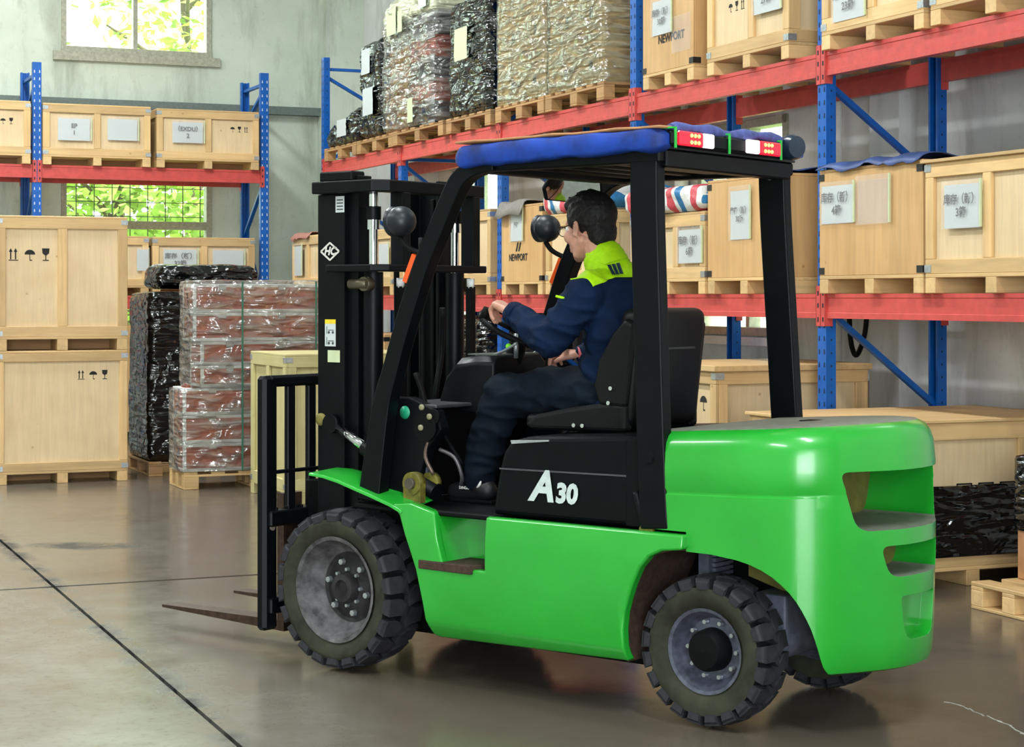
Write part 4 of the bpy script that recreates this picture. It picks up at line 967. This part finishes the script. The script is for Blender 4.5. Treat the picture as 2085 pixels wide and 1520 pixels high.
# --- mast
for s in (1, -1):
    def chan(name, xa, xb, yo, yi, tw, tf, z0, z1):
        MB().prism([(xa, yo*s), (xb, yo*s), (xb, yi*s), (xb-tf, yi*s), (xb-tf, (yo-tw)*s), (xa+tf, (yo-tw)*s), (xa+tf, yi*s), (xa, yi*s)], 'z', z0, z1).build(name, BLK, F, bevel=.004)
    chan('outer_mast_channel', .142, .295, .322, .245, .02, .022, .16, 1.924); chan('inner_mast_channel', .086, .268, .298, .215, .02, .018, .2, 2.0)
    MB().cyl((.036, .262*s, .3), (.036, .262*s, 1.60), .042, n=20).build('lift_cylinder', BLK, F, smooth=40)
    MB().cyl((.036, .262*s, 1.60), (.036, .262*s, 1.95), .020, n=16).cyl((.036, .262*s, 1.775), (.036, .262*s, 1.815), .028, n=18).build('piston_rod', CHROME, F, smooth=40)
    MB().cyl((.036, .262*s, 1.815), (.036, .262*s, 1.87), .033, n=18).build('rod_gland', BLK, F, smooth=40)
    MB().beam((-.06, .2*s if s > 0 else -.255, 1.62), (-.06, .2*s if s > 0 else -.255, 1.93), .05, .07, (1, 0, 0)).build('chain_anchor_post', BLK, F, bevel=.006)
    MB().cyl((-.06, .2*s if s > 0 else -.255, 1.535), (-.06, .2*s if s > 0 else -.255, 1.575), .017, n=6).build('anchor_nut', WHITE, F)
    MB().box(-.075, -.045, (.185 if s > 0 else -.27), (.215 if s > 0 else -.24), .7, 1.54).build('lift_chain', BLKM, F)
    MB().cyl((.10, .33*s, 1.55), (.0, .33*s, 1.55), .022, n=12).cyl((.02, .30*s, 1.55), (.02, .34*s, 1.55), .03, n=12).build('hose_fitting', flat('brass_fitting', (96, 88, 70), .4, .6), F)
    MB().cyl((.16, .335*s, .955), (-.02, .37*s, .885), .019, n=14).build('tilt_piston_rod', CHROME, F); MB().cyl((-.02, .37*s, .885), (-.42, .39*s, .73), .035, n=16).build('tilt_cylinder', BLK, F)
    MB().cyl((.20, .322*s, .97), (.20, .352*s, .97), .04, n=14).build('tilt_bracket', BLK, F); MB().lathe_y([(0, .026), (.012*s, .026), (.014*s, .012), (.014*s, .001)], 14, c=(.27, .322*s, .985)).build('mast_pivot_cap', OLIVE, F)
def ubar(name, xf, xb, yy, z0, z1, t=.05):
    o_ = [(xf, yy), (xb+.05, yy), (xb, yy-.06), (xb, -yy+.06), (xb+.05, -yy), (xf, -yy), (xf, -yy+t), (xb+.05+t*.6, -yy+t), (xb+t, -yy+.06+t*.4), (xb+t, yy-.06-t*.4), (xb+.05+t*.6, yy-t), (xf, yy-t)]
    return MB().prism(o_, 'z', z0, z1).build(name, BLK, F, bevel=.005)
ubar('mast_top_crossbar', .29, -.095, .365, 1.925, 1.975, .07); ubar('mast_middle_crossbar', .20, -.10, .375, 1.60, 1.63, .06)
ybox('mast_top_cap', .10, .285, .24, .325, 1.976, 2.018, BLKM); ybox('mast_lower_crossbar', .06, .12, -.3, .3, .55, .66, BLK); ybox('mast_foot', .05, .30, -.30, .30, .16, .26, BLKM)
# hoses between the channels
for k, (y, x) in enumerate(((.10, .05), (.02, .06), (-.06, .05))): MB().tube([(x, y, .6), (x-.01, y+.01, 1.1), (x, y, 1.5), (x+.02, y-.02, 1.75)], .012, 8).build('hydraulic_hose', BLKM, F)
MB().tube([(-.10, -.02, 1.45), (-.06, -.06, 1.25), (-.08, .0, 1.1), (-.05, -.03, .95)], .012, 8).build('hydraulic_hose', BLKM, F)
# stickers
def sticker(name, x0, x1, z0, z1, y, mat, par=None): return MB().add([(x0, y, z0), (x1, y, z0), (x1, y, z1), (x0, y, z1)], [(0, 1, 2, 3)]).build(name, mat, par or F, fix=False)
sticker('white_data_label', .14, .19, 1.847, 1.914, .3245, PAPER)
for k in range(4): sticker('label_print', .147, .183, 1.857+.013*k, 1.862+.013*k, .3252, INK)
YEL = flat('warning_yellow', (240, 205, 40), .5)
sticker('load_chart_label', .189, .251, 1.291, 1.385, .3245, PAPER); sticker('warning_strip', .189, .251, 1.385, 1.403, .3245, YEL); sticker('torn_label', .165, .235, 1.225, 1.275, .3245, PAPG)
for zc_ in (1.31, 1.355):
    m = MB()
    for a in (.205, .228): m.cyl((a, .3248, zc_-.006), (a, .3252, zc_-.006), .006, n=10)
    m.box(.20, .232, .3247, .3252, zc_+.002, zc_+.005); m.box(.238, .241, .3247, .3252, zc_-.012, zc_+.02); m.build('label_print', INK, F)
# emblem: letters in a diamond outline
lg = MB(); cx_, cz_, a_, b_ = .222, 1.686, .052, .036
for (p, q) in (((-a_, 0), (0, b_)), ((0, b_), (a_, 0)), ((a_, 0), (0, -b_)), ((0, -b_), (-a_, 0))):
    lg.beam((cx_+p[0], .3245, cz_+p[1]), (cx_+q[0], .3245, cz_+q[1]), .0075, .002, (0, 1, 0))
em = lg.build('emblem_outline', flat('emblem_white', (214, 214, 206), .5), F)
lettering('HC', .046, MATS['emblem_white'], F, (cx_, .3255, cz_), SIDE, 'emblem_letters', bold=.002, shear=.25)
# --- carriage, load backrest and forks
for s in (1, -1):
    a, b_ = sorted((.395*s, .48*s)); ybox('backrest_post', .45, .505, a, b_, .10, 1.165, BLK, .014)
    for z in (.57, .531): MB().cyl((.452, .438*s, z), (.44, .438*s, z), .013, n=8).build('carriage_bolt', flat('dusty_bolt', (110, 100, 92), .7), F)
ybox('backrest_top_bar', .45, .50, -.44, .44, 1.118, 1.166, BLK, .01); ybox('backrest_lower_bar', .452, .47, -.42, .42, .752, .768, BLK, .003)
for k in range(6):
    y = .313-.1252*k; ybox('backrest_bar', .455, .48, y-.0235, y+.0235, .768 if abs(k-2.5) > 3 else .60, 1.12, BLK, .004)
ybox('carriage_upper_bar', .43, .50, -.46, .46, .535, .60, BLK, .006); ybox('carriage_lower_bar', .43, .50, -.46, .46, .17, .235, BLK, .006)
for k in range(12):
    y = .41-.0745*k; ybox('carriage_notch', .445, .475, y-.006, y+.006, .60, .612, BLK, .001)
for s in (1, -1): 
    a, b_ = sorted((.19*s, .24*s)); ybox('carriage_side_plate', .20, .45, a, b_, .18, .72, BLKM)
for y, xt in ((.262, 1.288), (-.215, 1.327)):
    m = MB(); w = .055
    m.box(.50, .54, y-w, y+w, .075, .66)
    m.add([(.50, y-w, .072), (.50, y+w, .072), (xt, y+w*.75, .094), (xt, y-w*.75, .094), (.50, y-w, .118), (.50, y+w, .118), (xt, y+w*.75, .106), (xt, y-w*.75, .106)], [(0, 3, 2, 1), (4, 5, 6, 7), (0, 1, 5, 4), (1, 2, 6, 5), (2, 3, 7, 6), (3, 0, 4, 7)])
    m.build('fork', RUST, F, fix=False)
# --- cowl, dashboard, steering, levers, pedals
for s in (1, -1):
    a, b_ = sorted((.37*s, .425*s)); MB().prism([(-.19, .69), (-.19, 1.10), (-.30, 1.10), (-.44, 1.055), (-.47, .98), (-.40, .90), (-.36, .80), (-.36, .69)], 'y', a, b_).build('cowl_side_plate', BLK, F, bevel=.006)
ybox('cowl_top', -.44, -.17, -.42, .42, 1.06, 1.075, flat('cowl_dust', (50, 50, 54), .5), .004); ybox('front_bulkhead', -.19, -.17, -.42, .42, .68, 1.07, BLKM)
m = MB(); ringsd = []
for x, z0, z1, hy in ((-.27, 1.06, 1.10, .20), (-.31, 1.05, 1.20, .205), (-.36, 1.04, 1.25, .205), (-.45, 1.03, 1.262, .20), (-.53, 1.03, 1.262, .17)):
    ringsd.append([(x, -hy, z0), (x, -hy, z1-.03), (x, -hy*.8, z1), (x, hy*.8, z1), (x, hy, z1-.03), (x, hy, z0)])
m.loft(ringsd, 0, True).build('dashboard', BLK, F, bevel=.008, smooth=40)
MB().box(-.52, -.37, -.14, .14, 1.262, 1.268).build('instrument_panel', flat('dusty_dash', (86, 90, 84), .5), F)
MB().tube([(-.36, 0, .72), (-.43, 0, 1.0), (-.50, 0, 1.25), (-.535, 0, 1.345)], .038, 12).build('steering_column', BLK, F)
ax_ = Vector((-.42, 0, .907)); sc_ = Vector((-.545, 0, 1.365)); e1 = Vector((.907, 0, .42)); e2 = Vector((0, 1, 0))
m = MB().tube([sc_+e1*math.cos(t)*.18+e2*math.sin(t)*.18 for t in [2*math.pi*k/32 for k in range(32)]], .0125, 10, sub=1, closed=True); sw = m.build('steering_wheel', BLKM, F)
m = MB()
for t in (.6, 2.6, 4.7): m.cyl(sc_-ax_*.02, sc_+e1*math.cos(t)*.175+e2*math.sin(t)*.175, .011, .009, 8)
m.sphere(sc_-ax_*.01, .03); m.build('wheel_spokes', BLKM, sw)
MB().cyl(sc_+e1*.10+e2*.145, sc_+e1*.10+e2*.145+ax_*.05, .02, .016, 12).build('steering_knob', BLKM, sw)
for k, y in enumerate((-.16, -.20, -.24)): MB().tube([(-.45, y, 1.24), (-.53, y, 1.30), (-.60, y, 1.33)], .007, 8).sphere((-.605, y, 1.332), .016).build('hydraulic_lever', [BLKM, GALV][k == 0], F)
MB().tube([(-.46, .10, 1.26), (-.58, .16, 1.285), (-.66, .19, 1.315)], .006, 8).build('indicator_stalk', GALV, F); MB().cyl((-.555, .06, 1.25), (-.555, .06, 1.35), .009, n=8).build('shift_stalk', GALV, F)
MB().sphere((-.58, .14, 1.30), (.012, .012, .012)).build('green_button', emis('green_dot', (120, 220, 40), .15), F)
MB().tube([(-.30, .30, .98), (-.27, .30, 1.1), (-.23, .30, 1.19)], .011, 8).build('parking_brake_lever', BLKM, F)
br = MB().cyl((-.40, .43, .985), (-.40, .445, .985), .055, n=18).cyl((-.44, .43, 1.03), (-.44, .44, 1.03), .03, n=14).build('brake_bracket', BLKM, F)
for (x, z) in ((-.385, .985), (-.39, 1.065), (-.43, 1.03)): MB().lathe_y([(0, .012), (.006, .012), (.008, .006), (.008, .001)], 12, c=(x, .446, z)).build('pivot_bolt', flat('cream_washer', (140, 136, 106), .5), br)
for k, (pts, r, mt) in enumerate([([(-.33, .40, .97), (-.345, .40, .90), (-.36, .39, .83), (-.33, .37, .77)], .014, BLUEG), ([(-.28, .40, .96), (-.245, .41, .90), (-.255, .41, .83), (-.30, .40, .78)], .010, GALV), ([(-.25, .405, .93), (-.235, .41, .88), (-.25, .41, .82)], .007, GALV), ([(-.40, .42, .93), (-.385, .42, .87), (-.41, .40, .80)], .008, flat('copper_pipe', (110, 92, 84), .4, .5)), ([(-.44, .40, .90), (-.50, .38, .87), (-.52, .36, .80), (-.50, .34, .76)], .008, flat('steel_pipe', (96, 92, 96), .4, .6))]):
    MB().tube(pts, r, 8).build('hose', mt, F)
MB().prism([(-.24, .69), (-.24, .80), (-.28, .83), (-.34, .79), (-.36, .69)], 'y', .30, .40).build('grey_duct', flat('duct_grey', (96, 102, 116), .5), F, bevel=.02, seg=3)
for y in (.18, .02, -.12):
    MB().tube([(-.27, y, .95), (-.34, y, .86), (-.40, y, .80)], .010, 8).build('pedal_arm', BLKM, F); MB().beam((-.40, y-.035, .79), (-.40, y+.035, .79), .012, .07, (.5, 0, 1)).build('pedal_pad', BLKM, F)
gs = sticker('green_round_sticker', 0, .001, 0, .001, 0, BLKM); bpy.data.objects.remove(gs)
MB().lathe_y([(.0, .026), (.0012, .026), (.0012, .001)], 24, c=(-.283, .4255, 1.04)).build('green_round_sticker', flat('teal_sticker', (20, 150, 110), .4), F)
# hinge lug on the fender
m = MB().cyl((-.345, .42, .765), (-.345, .46, .765), .045, n=18).box(-.39, -.30, .425, .455, .69, .765); m.build('hinge_lug', flat('worn_yellow_green', (104, 98, 34), .6, 0, .25), F)
MB().cyl((-.345, .455, .765), (-.345, .475, .765), .022, n=12).build('hinge_bolt', flat('dirty_steel', (96, 88, 80), .5, .5), F); MB().cyl((-.385, .37, .765), (-.385, .40, .765), .042, n=18).build('hinge_lug', MATS['worn_yellow_green'], F)
MB().cyl((-1.475, .47, .67), (-1.475, .495, .67), .028, n=12).build('pillar_foot_bolt', MATS['worn_yellow_green'], F)
MB().tube([(-1.42, .47, .80), (-1.45, .485, .74), (-1.46, .485, .69)], .016, 10).build('pillar_strut', BLK, F)
# --- lamps and mirror
for s in (1, -1):
    m = MB().sphere((0, 0, 0), (.062, .062, .06), 20, 14); m.cyl((.02, 0, 0), (.042, 0, 0), .058, .060, 20); m.build('head_lamp', flat('lamp_housing', (26, 32, 38), .4, 0, .1, .4), F, (-.305, .475*s, 1.793))
    MB().tube([(-.30, .475*s, 1.735), (-.33, .475*s, 1.70), (-.38, .475*s, 1.675), (-.44, .472*s, 1.66)], .011, 8).build('lamp_bracket', BLKM, F)
    MB().beam((-.388, .478*s, 1.66), (-.338, .478*s, 1.555), .03, .022, (1, 0, 0)).build('orange_indicator', emis('orange_lens', (226, 84, 30), .15), F)
mn = Vector((-.76, .565, -.315)).normalized(); mc = Vector((-.64, -.22, 1.94)); mu = Vector((0, 0, 1)); mr = mn.cross(mu).normalized(); mu = mr.cross(mn)
pl = [(-.13, -.045), (-.115, .052), (.0, .062), (.115, .04), (.135, .0), (.12, -.05), (.0, -.06)]
m = MB(); A = [mc+mr*a+mu*b_ for a, b_ in pl]; m.loft([[p-mn*.02 for p in A], A], 0, False); m.build('mirror_housing', BLKM, F, bevel=.006)
MB().add([mc+mr*a*.9+mu*b_*.88+mn*.0035 for a, b_ in pl], [list(range(len(pl)))]).build('mirror_glass', flat('mirror_silver', (235, 238, 240), .02, 1.0, 0), F, fix=False)
MB().tube([mc-mn*.015, mc-mn*.05+Vector((0, 0, .03)), Vector((-.70, -.25, 1.98))], .009, 8).build('mirror_arm', BLKM, F)
# ------------------------------------------------------------------ the driver (same axes as the truck)
OFF = Vector((-1.0, 0, 1.05))
rotm = Matrix.Rotation(FH, 3, 'Z')
D = thing('person', 'driver in navy jacket with lime yellow shoulders and glasses, hand on steering wheel', 'person', FO + rotm @ OFF, FH)
def caps(m, *seq):
    """chain of tapered capsules: (point, radius), ..."""
    for (p, r), (q, s) in zip(seq, seq[1:]):
        p, q = Vector(p), Vector(q); m.cyl(p, q, r, s, 14); m.sphere(p, r, 14, 9); m.sphere(q, s, 14, 9)
def organic(m, name, mats, vox, it=4, parent=None, disp=None):
    o = m.build(name, mats, fix=False)
    r = o.modifiers.new('r', 'REMESH'); r.mode = 'VOXEL'; r.voxel_size = vox; r.use_smooth_shade = True
    if it: s = o.modifiers.new('s', 'SMOOTH'); s.factor = .5; s.iterations = it
    bake(o)
    if disp:
        o.data.update(); ns = [v.normal.copy() for v in o.data.vertices]
        for v, n in zip(o.data.vertices, ns): v.co += n*disp(v.co)
    for p in o.data.polygons: p.use_smooth = True
    o.parent = parent; o.location = -OFF
    return o
SKIN = flat('skin', (206, 152, 130), .5, 0, .06, .4, 0, 25)
SKIN.node_tree.nodes['Principled BSDF'].inputs['Subsurface Weight'].default_value = .08
HAIR = flat('black_hair', (16, 14, 14), .6, 0, .3, .35, 0, 160, .5)
NAVYJ = flat('navy_twill', (11, 29, 56), .8, 0, .14, .12, 0, 18, .12)
LIMEY = flat('lime_fabric', (172, 226, 8), .65, 0, .05, .3, 0, 40)
TROU = flat('dark_trouser', (11, 21, 31), .8, 0, .16, .12, 0, 22, .12)
HC = Vector((-.872, 0, 1.772)); HM = Matrix.Rotation(R(-9), 3, 'Z') @ Matrix.Rotation(R(9), 3, 'Y')
h = lambda x, y, z: HC + HM @ Vector((x, y, z))
m = MB()
def ell(m, c, r, M=None, n=20):
    t = MB().sphere((0, 0, 0), r, n, 14); m.add([Vector(c) + ((M or Matrix.Identity(3)) @ Vector(p)) for p in t.v], t.f, 0, True)
ell(m, h(-.012, 0, .025), (.098, .077, .095), HM); ell(m, h(.03, 0, -.045), (.066, .061, .083), HM)
for s in (1, -1):
    caps(m, (h(-.015, .058*s, -.055), .020), (h(.04, .038*s, -.10), .020), (h(.072, 0, -.108), .021))
    ell(m, h(.066, .04*s, -.028), (.03, .026, .03), HM); caps(m, (h(.078, 0, .028), .014), (h(.07, .04*s, .026), .013))
    E_ = HM @ Matrix.Rotation(R(-18*s), 3, 'Z') @ Matrix.Rotation(R(-10), 3, 'Y')
    ell(m, h(-.008, .081*s, -.006), (.019, .008, .033), E_); caps(m, (h(.002, .082*s, -.03), .008), (h(-.006, .084*s, -.036), .009)); caps(m, (h(-.02, .088*s, .012), .005), (h(-.026, .09*s, -.008), .005), (h(-.018, .088*s, -.026), .005))
caps(m, (h(.096, 0, .004), .009), (h(.112, 0, -.03), .013)); caps(m, (h(.1, .012, -.036), .008), (h(.1, -.012, -.036), .008))
caps(m, (h(.088, -.02, -.066), .009), (h(.092, .0, -.065), .011), (h(.088, .02, -.066), .009)); caps(m, (h(.088, -.016, -.08), .010), (h(.088, .016, -.08), .010))
caps(m, (h(-.03, 0, -.07), .058), ((-.955, 0, 1.60), .064), ((-1.0, 0, 1.50), .07))
# trunk and limbs under the clothes
ell(m, (-1.04, 0, 1.38), (.095, .16, .18)); ell(m, (-1.03, 0, 1.18), (.11, .145, .14)); caps(m, ((-1.0, -.15, 1.51), .05), ((-1.0, .15, 1.51), .05))
WL, WR = Vector((-.658, .210, 1.432)), Vector((-.745, -.14, 1.262))
for s, el, wr in ((1, (-.885, .275, 1.335), WL), (-1, (-.93, -.30, 1.28), WR)):
    caps(m, ((-1.0, .20*s, 1.505), .05), (el, .042), (Vector(el).lerp(wr, .5), .036), (wr, .027))
for s in (1, -1): caps(m, ((-1.0, .09*s, 1.12), .075), ((-.60, .165*s, 1.11), .055), ((-.47, .175*s, .82), .04), ((-.46, .18*s, .74), .036)); caps(m, ((-.48, .18*s, .72), .032), ((-.38, .18*s, .712), .03))
def hand(m, wr, kn, side, up, curl, th, k_=1.0):
    caps = lambda m, *q: globals()['caps'](m, *[(p, r*k_) for p, r in q])
    """palm, four unequal curled fingers and a thumb; side = unit towards the little finger"""
    wr, kn, side, up = Vector(wr), Vector(kn), Vector(side).normalized(), Vector(up).normalized()
    ax = (kn-wr).normalized()
    for k, (o, L_) in enumerate(((-.030, (.040, .025, .021)), (-.010, (.044, .028, .022)), (.010, (.041, .026, .021)), (.029, (.033, .020, .018)))):
        K = kn+side*o-ax*(.004, 0, .005, .014)[k]; o *= k_; L_ = [x*k_ for x in L_]; caps(m, (wr+side*o*.5, .017), (wr.lerp(K, .55)+side*o*.1, .015), (K, .0115))
        d = ax.copy(); p = K; a = 0
        for j, L in enumerate(L_):
            a += curl[j]; dd = ax*math.cos(a)-up*math.sin(a)+side*o*.4*(1 if j == 0 else 0); q = p+dd.normalized()*L
            caps(m, (p, .0108-.001*j-(.001 if k == 3 else 0)), (q, .0098-.001*j-(.001 if k == 3 else 0))); p = q
    b = wr.lerp(kn, .28)-side*.022; t1 = b+ax*.038-side*.02-up*.012; t2 = t1+ax*th[0]-side*th[1]-up*th[2]; t3 = t2+ax*th[0]*.8+side*.004-up*th[2]*1.1
    caps(m, (b, .016), (t1, .0125), (t2, .0105), (t3, .009))
hand(m, WL, (-.548, .178, 1.472), (-.12, .95, -.05), (.25, .02, .95), (.7, .85, .75), (.022, .006, .02), 1.14)
hand(m, WR, (-.652, -.115, 1.272), (.18, -.95, .1), (.15, .0, 1), (.55, .7, .6), (.022, .006, .010))
body = organic(m, 'body', [SKIN], .0042, 3, D)
# eyes and glasses
for s in (1, -1):
    e = MB().sphere(h(.082, .031*s, .004), .0125, 12, 8).build('eye', WHITE, body); e2_ = MB().sphere(h(.0925, .031*s, .003), .005, 10, 6).build('iris', BLKM, body)
g = MB()
for s in (1, -1):
    P = [h(.112, .034*s+.026*math.cos(t), .0+.019*math.sin(t)) for t in [2*math.pi*k/20 for k in range(20)]]; g.tube(P, .0018, 6, sub=1, closed=True)
    g.tube([h(.110, .060*s, .006), h(.06, .077*s, .008), h(.0, .086*s, .010), h(-.022, .088*s, .0)], .0019, 6)
g.tube([h(.112, .008, .004), h(.116, 0, .006), h(.112, -.008, .004)], .0018, 6); gl = g.build('glasses_frame', BLKM, D, -OFF)
m = MB()
for s in (1, -1): m.add([h(.1125, .034*s+.025*math.cos(t), .018*math.sin(t)) for t in [2*math.pi*k/20 for k in range(20)]], [list(range(20))])
m.build('glasses_lens', SLEEVE, gl, fix=False)
# hair
m = MB(); ell(m, h(-.025, 0, .042), (.110, .090, .098), HM); ell(m, h(-.068, 0, -.025), (.048, .070, .078), HM); ell(m, h(.045, 0, .095), (.05, .062, .036), HM)
for s in (1, -1): ell(m, h(.012, .070*s, .03), (.028, .014, .036), HM)
rh = random.Random(4)
for k in range(70):
    a, b = rh.uniform(0, 6.28), rh.uniform(.1, 1.25); p = Vector((.1*math.sin(b)*math.cos(a)-.02, .082*math.sin(b)*math.sin(a), .092*math.cos(b)+.042)); q = p*1.0+Vector((.02, 0, .0))+Vector((p.x*.03, p.y*.12, .012))*rh.uniform(.6, 1.3)
    caps(m, (h(*p), .011), (h(*q), .004))
organic(m, 'hair', [HAIR], .0042, 2, D, lambda c: noise.noise(c*70)*.003+noise.noise(Vector((c.x*40, c.y*160, c.z*40)))*.002)
# jacket: one garment, lime yoke split off as its own piece
m = MB(); ell(m, (-1.04, 0, 1.39), (.135, .205, .20)); ell(m, (-1.02, 0, 1.20), (.155, .185, .15)); ell(m, (-1.03, 0, 1.10), (.15, .185, .06))
caps(m, ((-1.0, -.16, 1.52), .078), ((-1.0, .16, 1.52), .078)); caps(m, ((-1.0, 0, 1.545), .105), ((-.965, 0, 1.605), .085), ((-.95, 0, 1.64), .078))
for s in (1, -1): ell(m, (-.99, .08*s, 1.545), (.10, .10, .06))
for s, el, wr in ((1, Vector((-.885, .275, 1.335)), WL), (-1, Vector((-.93, -.30, 1.28)), WR)):
    fo = (wr-el).normalized()
    caps(m, ((-1.0, .195*s, 1.50), .082), ((-.95, .24*s, 1.42), .076), (el, .068), (el.lerp(wr, .5), .060), (wr-fo*.03, .047), (wr-fo*.012, .046))
def fold(c): return (1-abs(noise.noise(Vector((c.x*7+c.z*5, c.y*8, c.z*17-c.x*6)))))**3*.014-.007+noise.noise(c*18)*.004
jk = organic(m, 'jacket', [NAVYJ, LIMEY], .0085, 4, D, fold)
# open the sleeves and neck a little so skin shows cleanly, then split the yoke
def yf(c):
    y = abs(c.y)
    return min(c.z - (1.572 + max(0, c.x+1.03)*.36 - .27*max(0, y-.10)), (.232-y)*1.2)
bm = bmesh.new(); bm.from_mesh(jk.data); cutv = []
for e in list(bm.edges):
    a, b = e.verts; fa, fb = yf(a.co), yf(b.co)
    if fa*fb < 0:
        t = fa/(fa-fb)
        if t < .02: t = .02
        if t > .98: t = .98
        ne, nv = bmesh.utils.edge_split(e, a, t); cutv.append(nv)
bmesh.ops.connect_verts(bm, verts=cutv)
yellow = lambda c: yf(c) > 0
yk = bm.copy()
bmesh.ops.delete(bm, geom=[f for f in bm.faces if yellow(f.calc_center_median())], context='FACES')
bmesh.ops.delete(yk, geom=[f for f in yk.faces if not yellow(f.calc_center_median())], context='FACES')
bm.to_mesh(jk.data); bm.free()
me = bpy.data.meshes.new('yoke'); yk.to_mesh(me); yk.free(); me.materials.append(LIMEY)
for v in me.vertices: pass
yo = link(bpy.data.objects.new('jacket_yoke', me), jk); yo['label'] = 'lime yellow shoulder yoke'
for p in me.polygons: p.use_smooth = True
for o in (jk, yo):
    sm = o.modifiers.new('t', 'SOLIDIFY'); sm.thickness = .003; sm.offset = -1 if o is jk else .6
jk.data.materials.clear(); jk.data.materials.append(NAVYJ)
# stand-up collar
cr = []; cc = Vector((-.952, 0, 1.63)); tilt = Matrix.Rotation(R(26), 3, 'Y')
for zz, rx, ry in ((-.03, .094, .090), (0, .088, .084), (.03, .083, .078), (.045, .080, .074), (.044, .075, .069), (.0, .078, .074)):
    cr.append([cc + tilt @ Vector((rx*math.cos(t), ry*math.sin(t), zz-.012*max(0, math.cos(t)))) for t in [2*math.pi*k/32 for k in range(32)]])
MB().loft(cr, 0, True, True, False).build('collar', LIMEY, jk, smooth=60)
# cuffs
for wr, el in ((WL, Vector((-.885, .275, 1.335))), (WR, Vector((-.93, -.30, 1.28)))):
    d = (wr-el).normalized(); MB().tube([wr-d*.035, wr-d*.02, wr+d*.004], .049, 18, sub=1).build('cuff', NAVYJ, jk)
d = (WR-Vector((-.93, -.30, 1.28))).normalized(); MB().tube([WR+d*.0, WR+d*.022], .036, 16, sub=1).build('wrist_band', flat('pink_band', (206, 84, 96), .6), D, -OFF)
# lime snaps and marks on the cloth
from mathutils.bvhtree import BVHTree
def snap(o, p, d):
    bv = BVHTree.FromPolygons([v.co for v in o.data.vertices], [list(q.vertices) for q in o.data.polygons]); r = bv.ray_cast(Vector(p)-Vector(d).normalized()*.4, Vector(d).normalized())
    return (r[0], r[1]) if r[0] else (Vector(p), -Vector(d))
for p in ((-.98, .18, 1.165), (-1.03, .18, 1.135)):
    q, n = snap(jk, p, (.3, -1, 0)); MB().cyl(q-n*.004, q+n*.005, .011, .009, 12).build('snap_button', LIMEY, jk)
q, n = snap(jk, (-.93, .24, 1.49), (.3, -1, -.1)); MB().beam(q+Vector((.02, .002, .006)), q+Vector((-.02, .002, -.002)), .008, .008).build('sleeve_tab', LIMEY, jk)
bk = MB()
for dx in (0, -.026, -.052):
    pts = [snap(yo, (-1.09+a*.2, .14+dx*.9+a*.6, 1.612+z), (1, -.9, -.25)) for a, z in ((.012, .024), (-.012, .024), (-.028, -.024), (-.002, -.024))]
    bk.add([q+Vector((-.010, .009, .003)) for q, n in pts], [(0, 1, 2, 3)])
bk.build('printed_logo', flat('logo_dark', (20, 44, 62), .6), jk, fix=False)
# trousers and shoes
m = MB(); ell(m, (-1.04, 0, 1.12), (.155, .185, .09))
for s in (1, -1): caps(m, ((-1.0, .09*s, 1.125), .105), ((-.78, .135*s, 1.125), .098), ((-.585, .17*s, 1.108), .086), ((-.53, .178*s, .98), .08), ((-.475, .18*s, .84), .074), ((-.465, .18*s, .785), .07))
organic(m, 'trousers', [TROU], .0085, 4, D, fold)
SHOE = flat('shoe_black', (20, 21, 24), .5)
for s in (1, -1):
    m = MB(); caps(m, ((-.505, .18*s, .725), .042), ((-.43, .18*s, .722), .044), ((-.345, .185*s, .712), .036)); caps(m, ((-.475, .18*s, .74), .05), ((-.465, .18*s, .80), .052))
    sh_ = organic(m, 'shoe', [SHOE], .006, 3, D)
    for v in sh_.data.vertices: v.co.z = max(v.co.z, .686)
    MB().prism([(-.555, .14*s), (-.555, .22*s), (-.45, .228*s), (-.35, .23*s), (-.30, .205*s), (-.30, .165*s), (-.35, .14*s)], 'z', .677, .69).build('sole', BLKM, sh_, bevel=.003)
    if s > 0:
        a, n = snap(sh_, (-.50, .2, .755), (0, -1, 0)); MB().tube([a+Vector((.012, .006, -.016)), a+Vector((-.002, .007, -.004)), a+Vector((-.01, .006, .012))], lambda t: .002+.004*math.sin(t*3.1), 6).build('shoe_mark', WHITE, sh_)
        lettering('DINGGO', .016, WHITE, sh_, (-.43, .2285, .735), SIDE, 'shoe_lettering', bold=.0006)
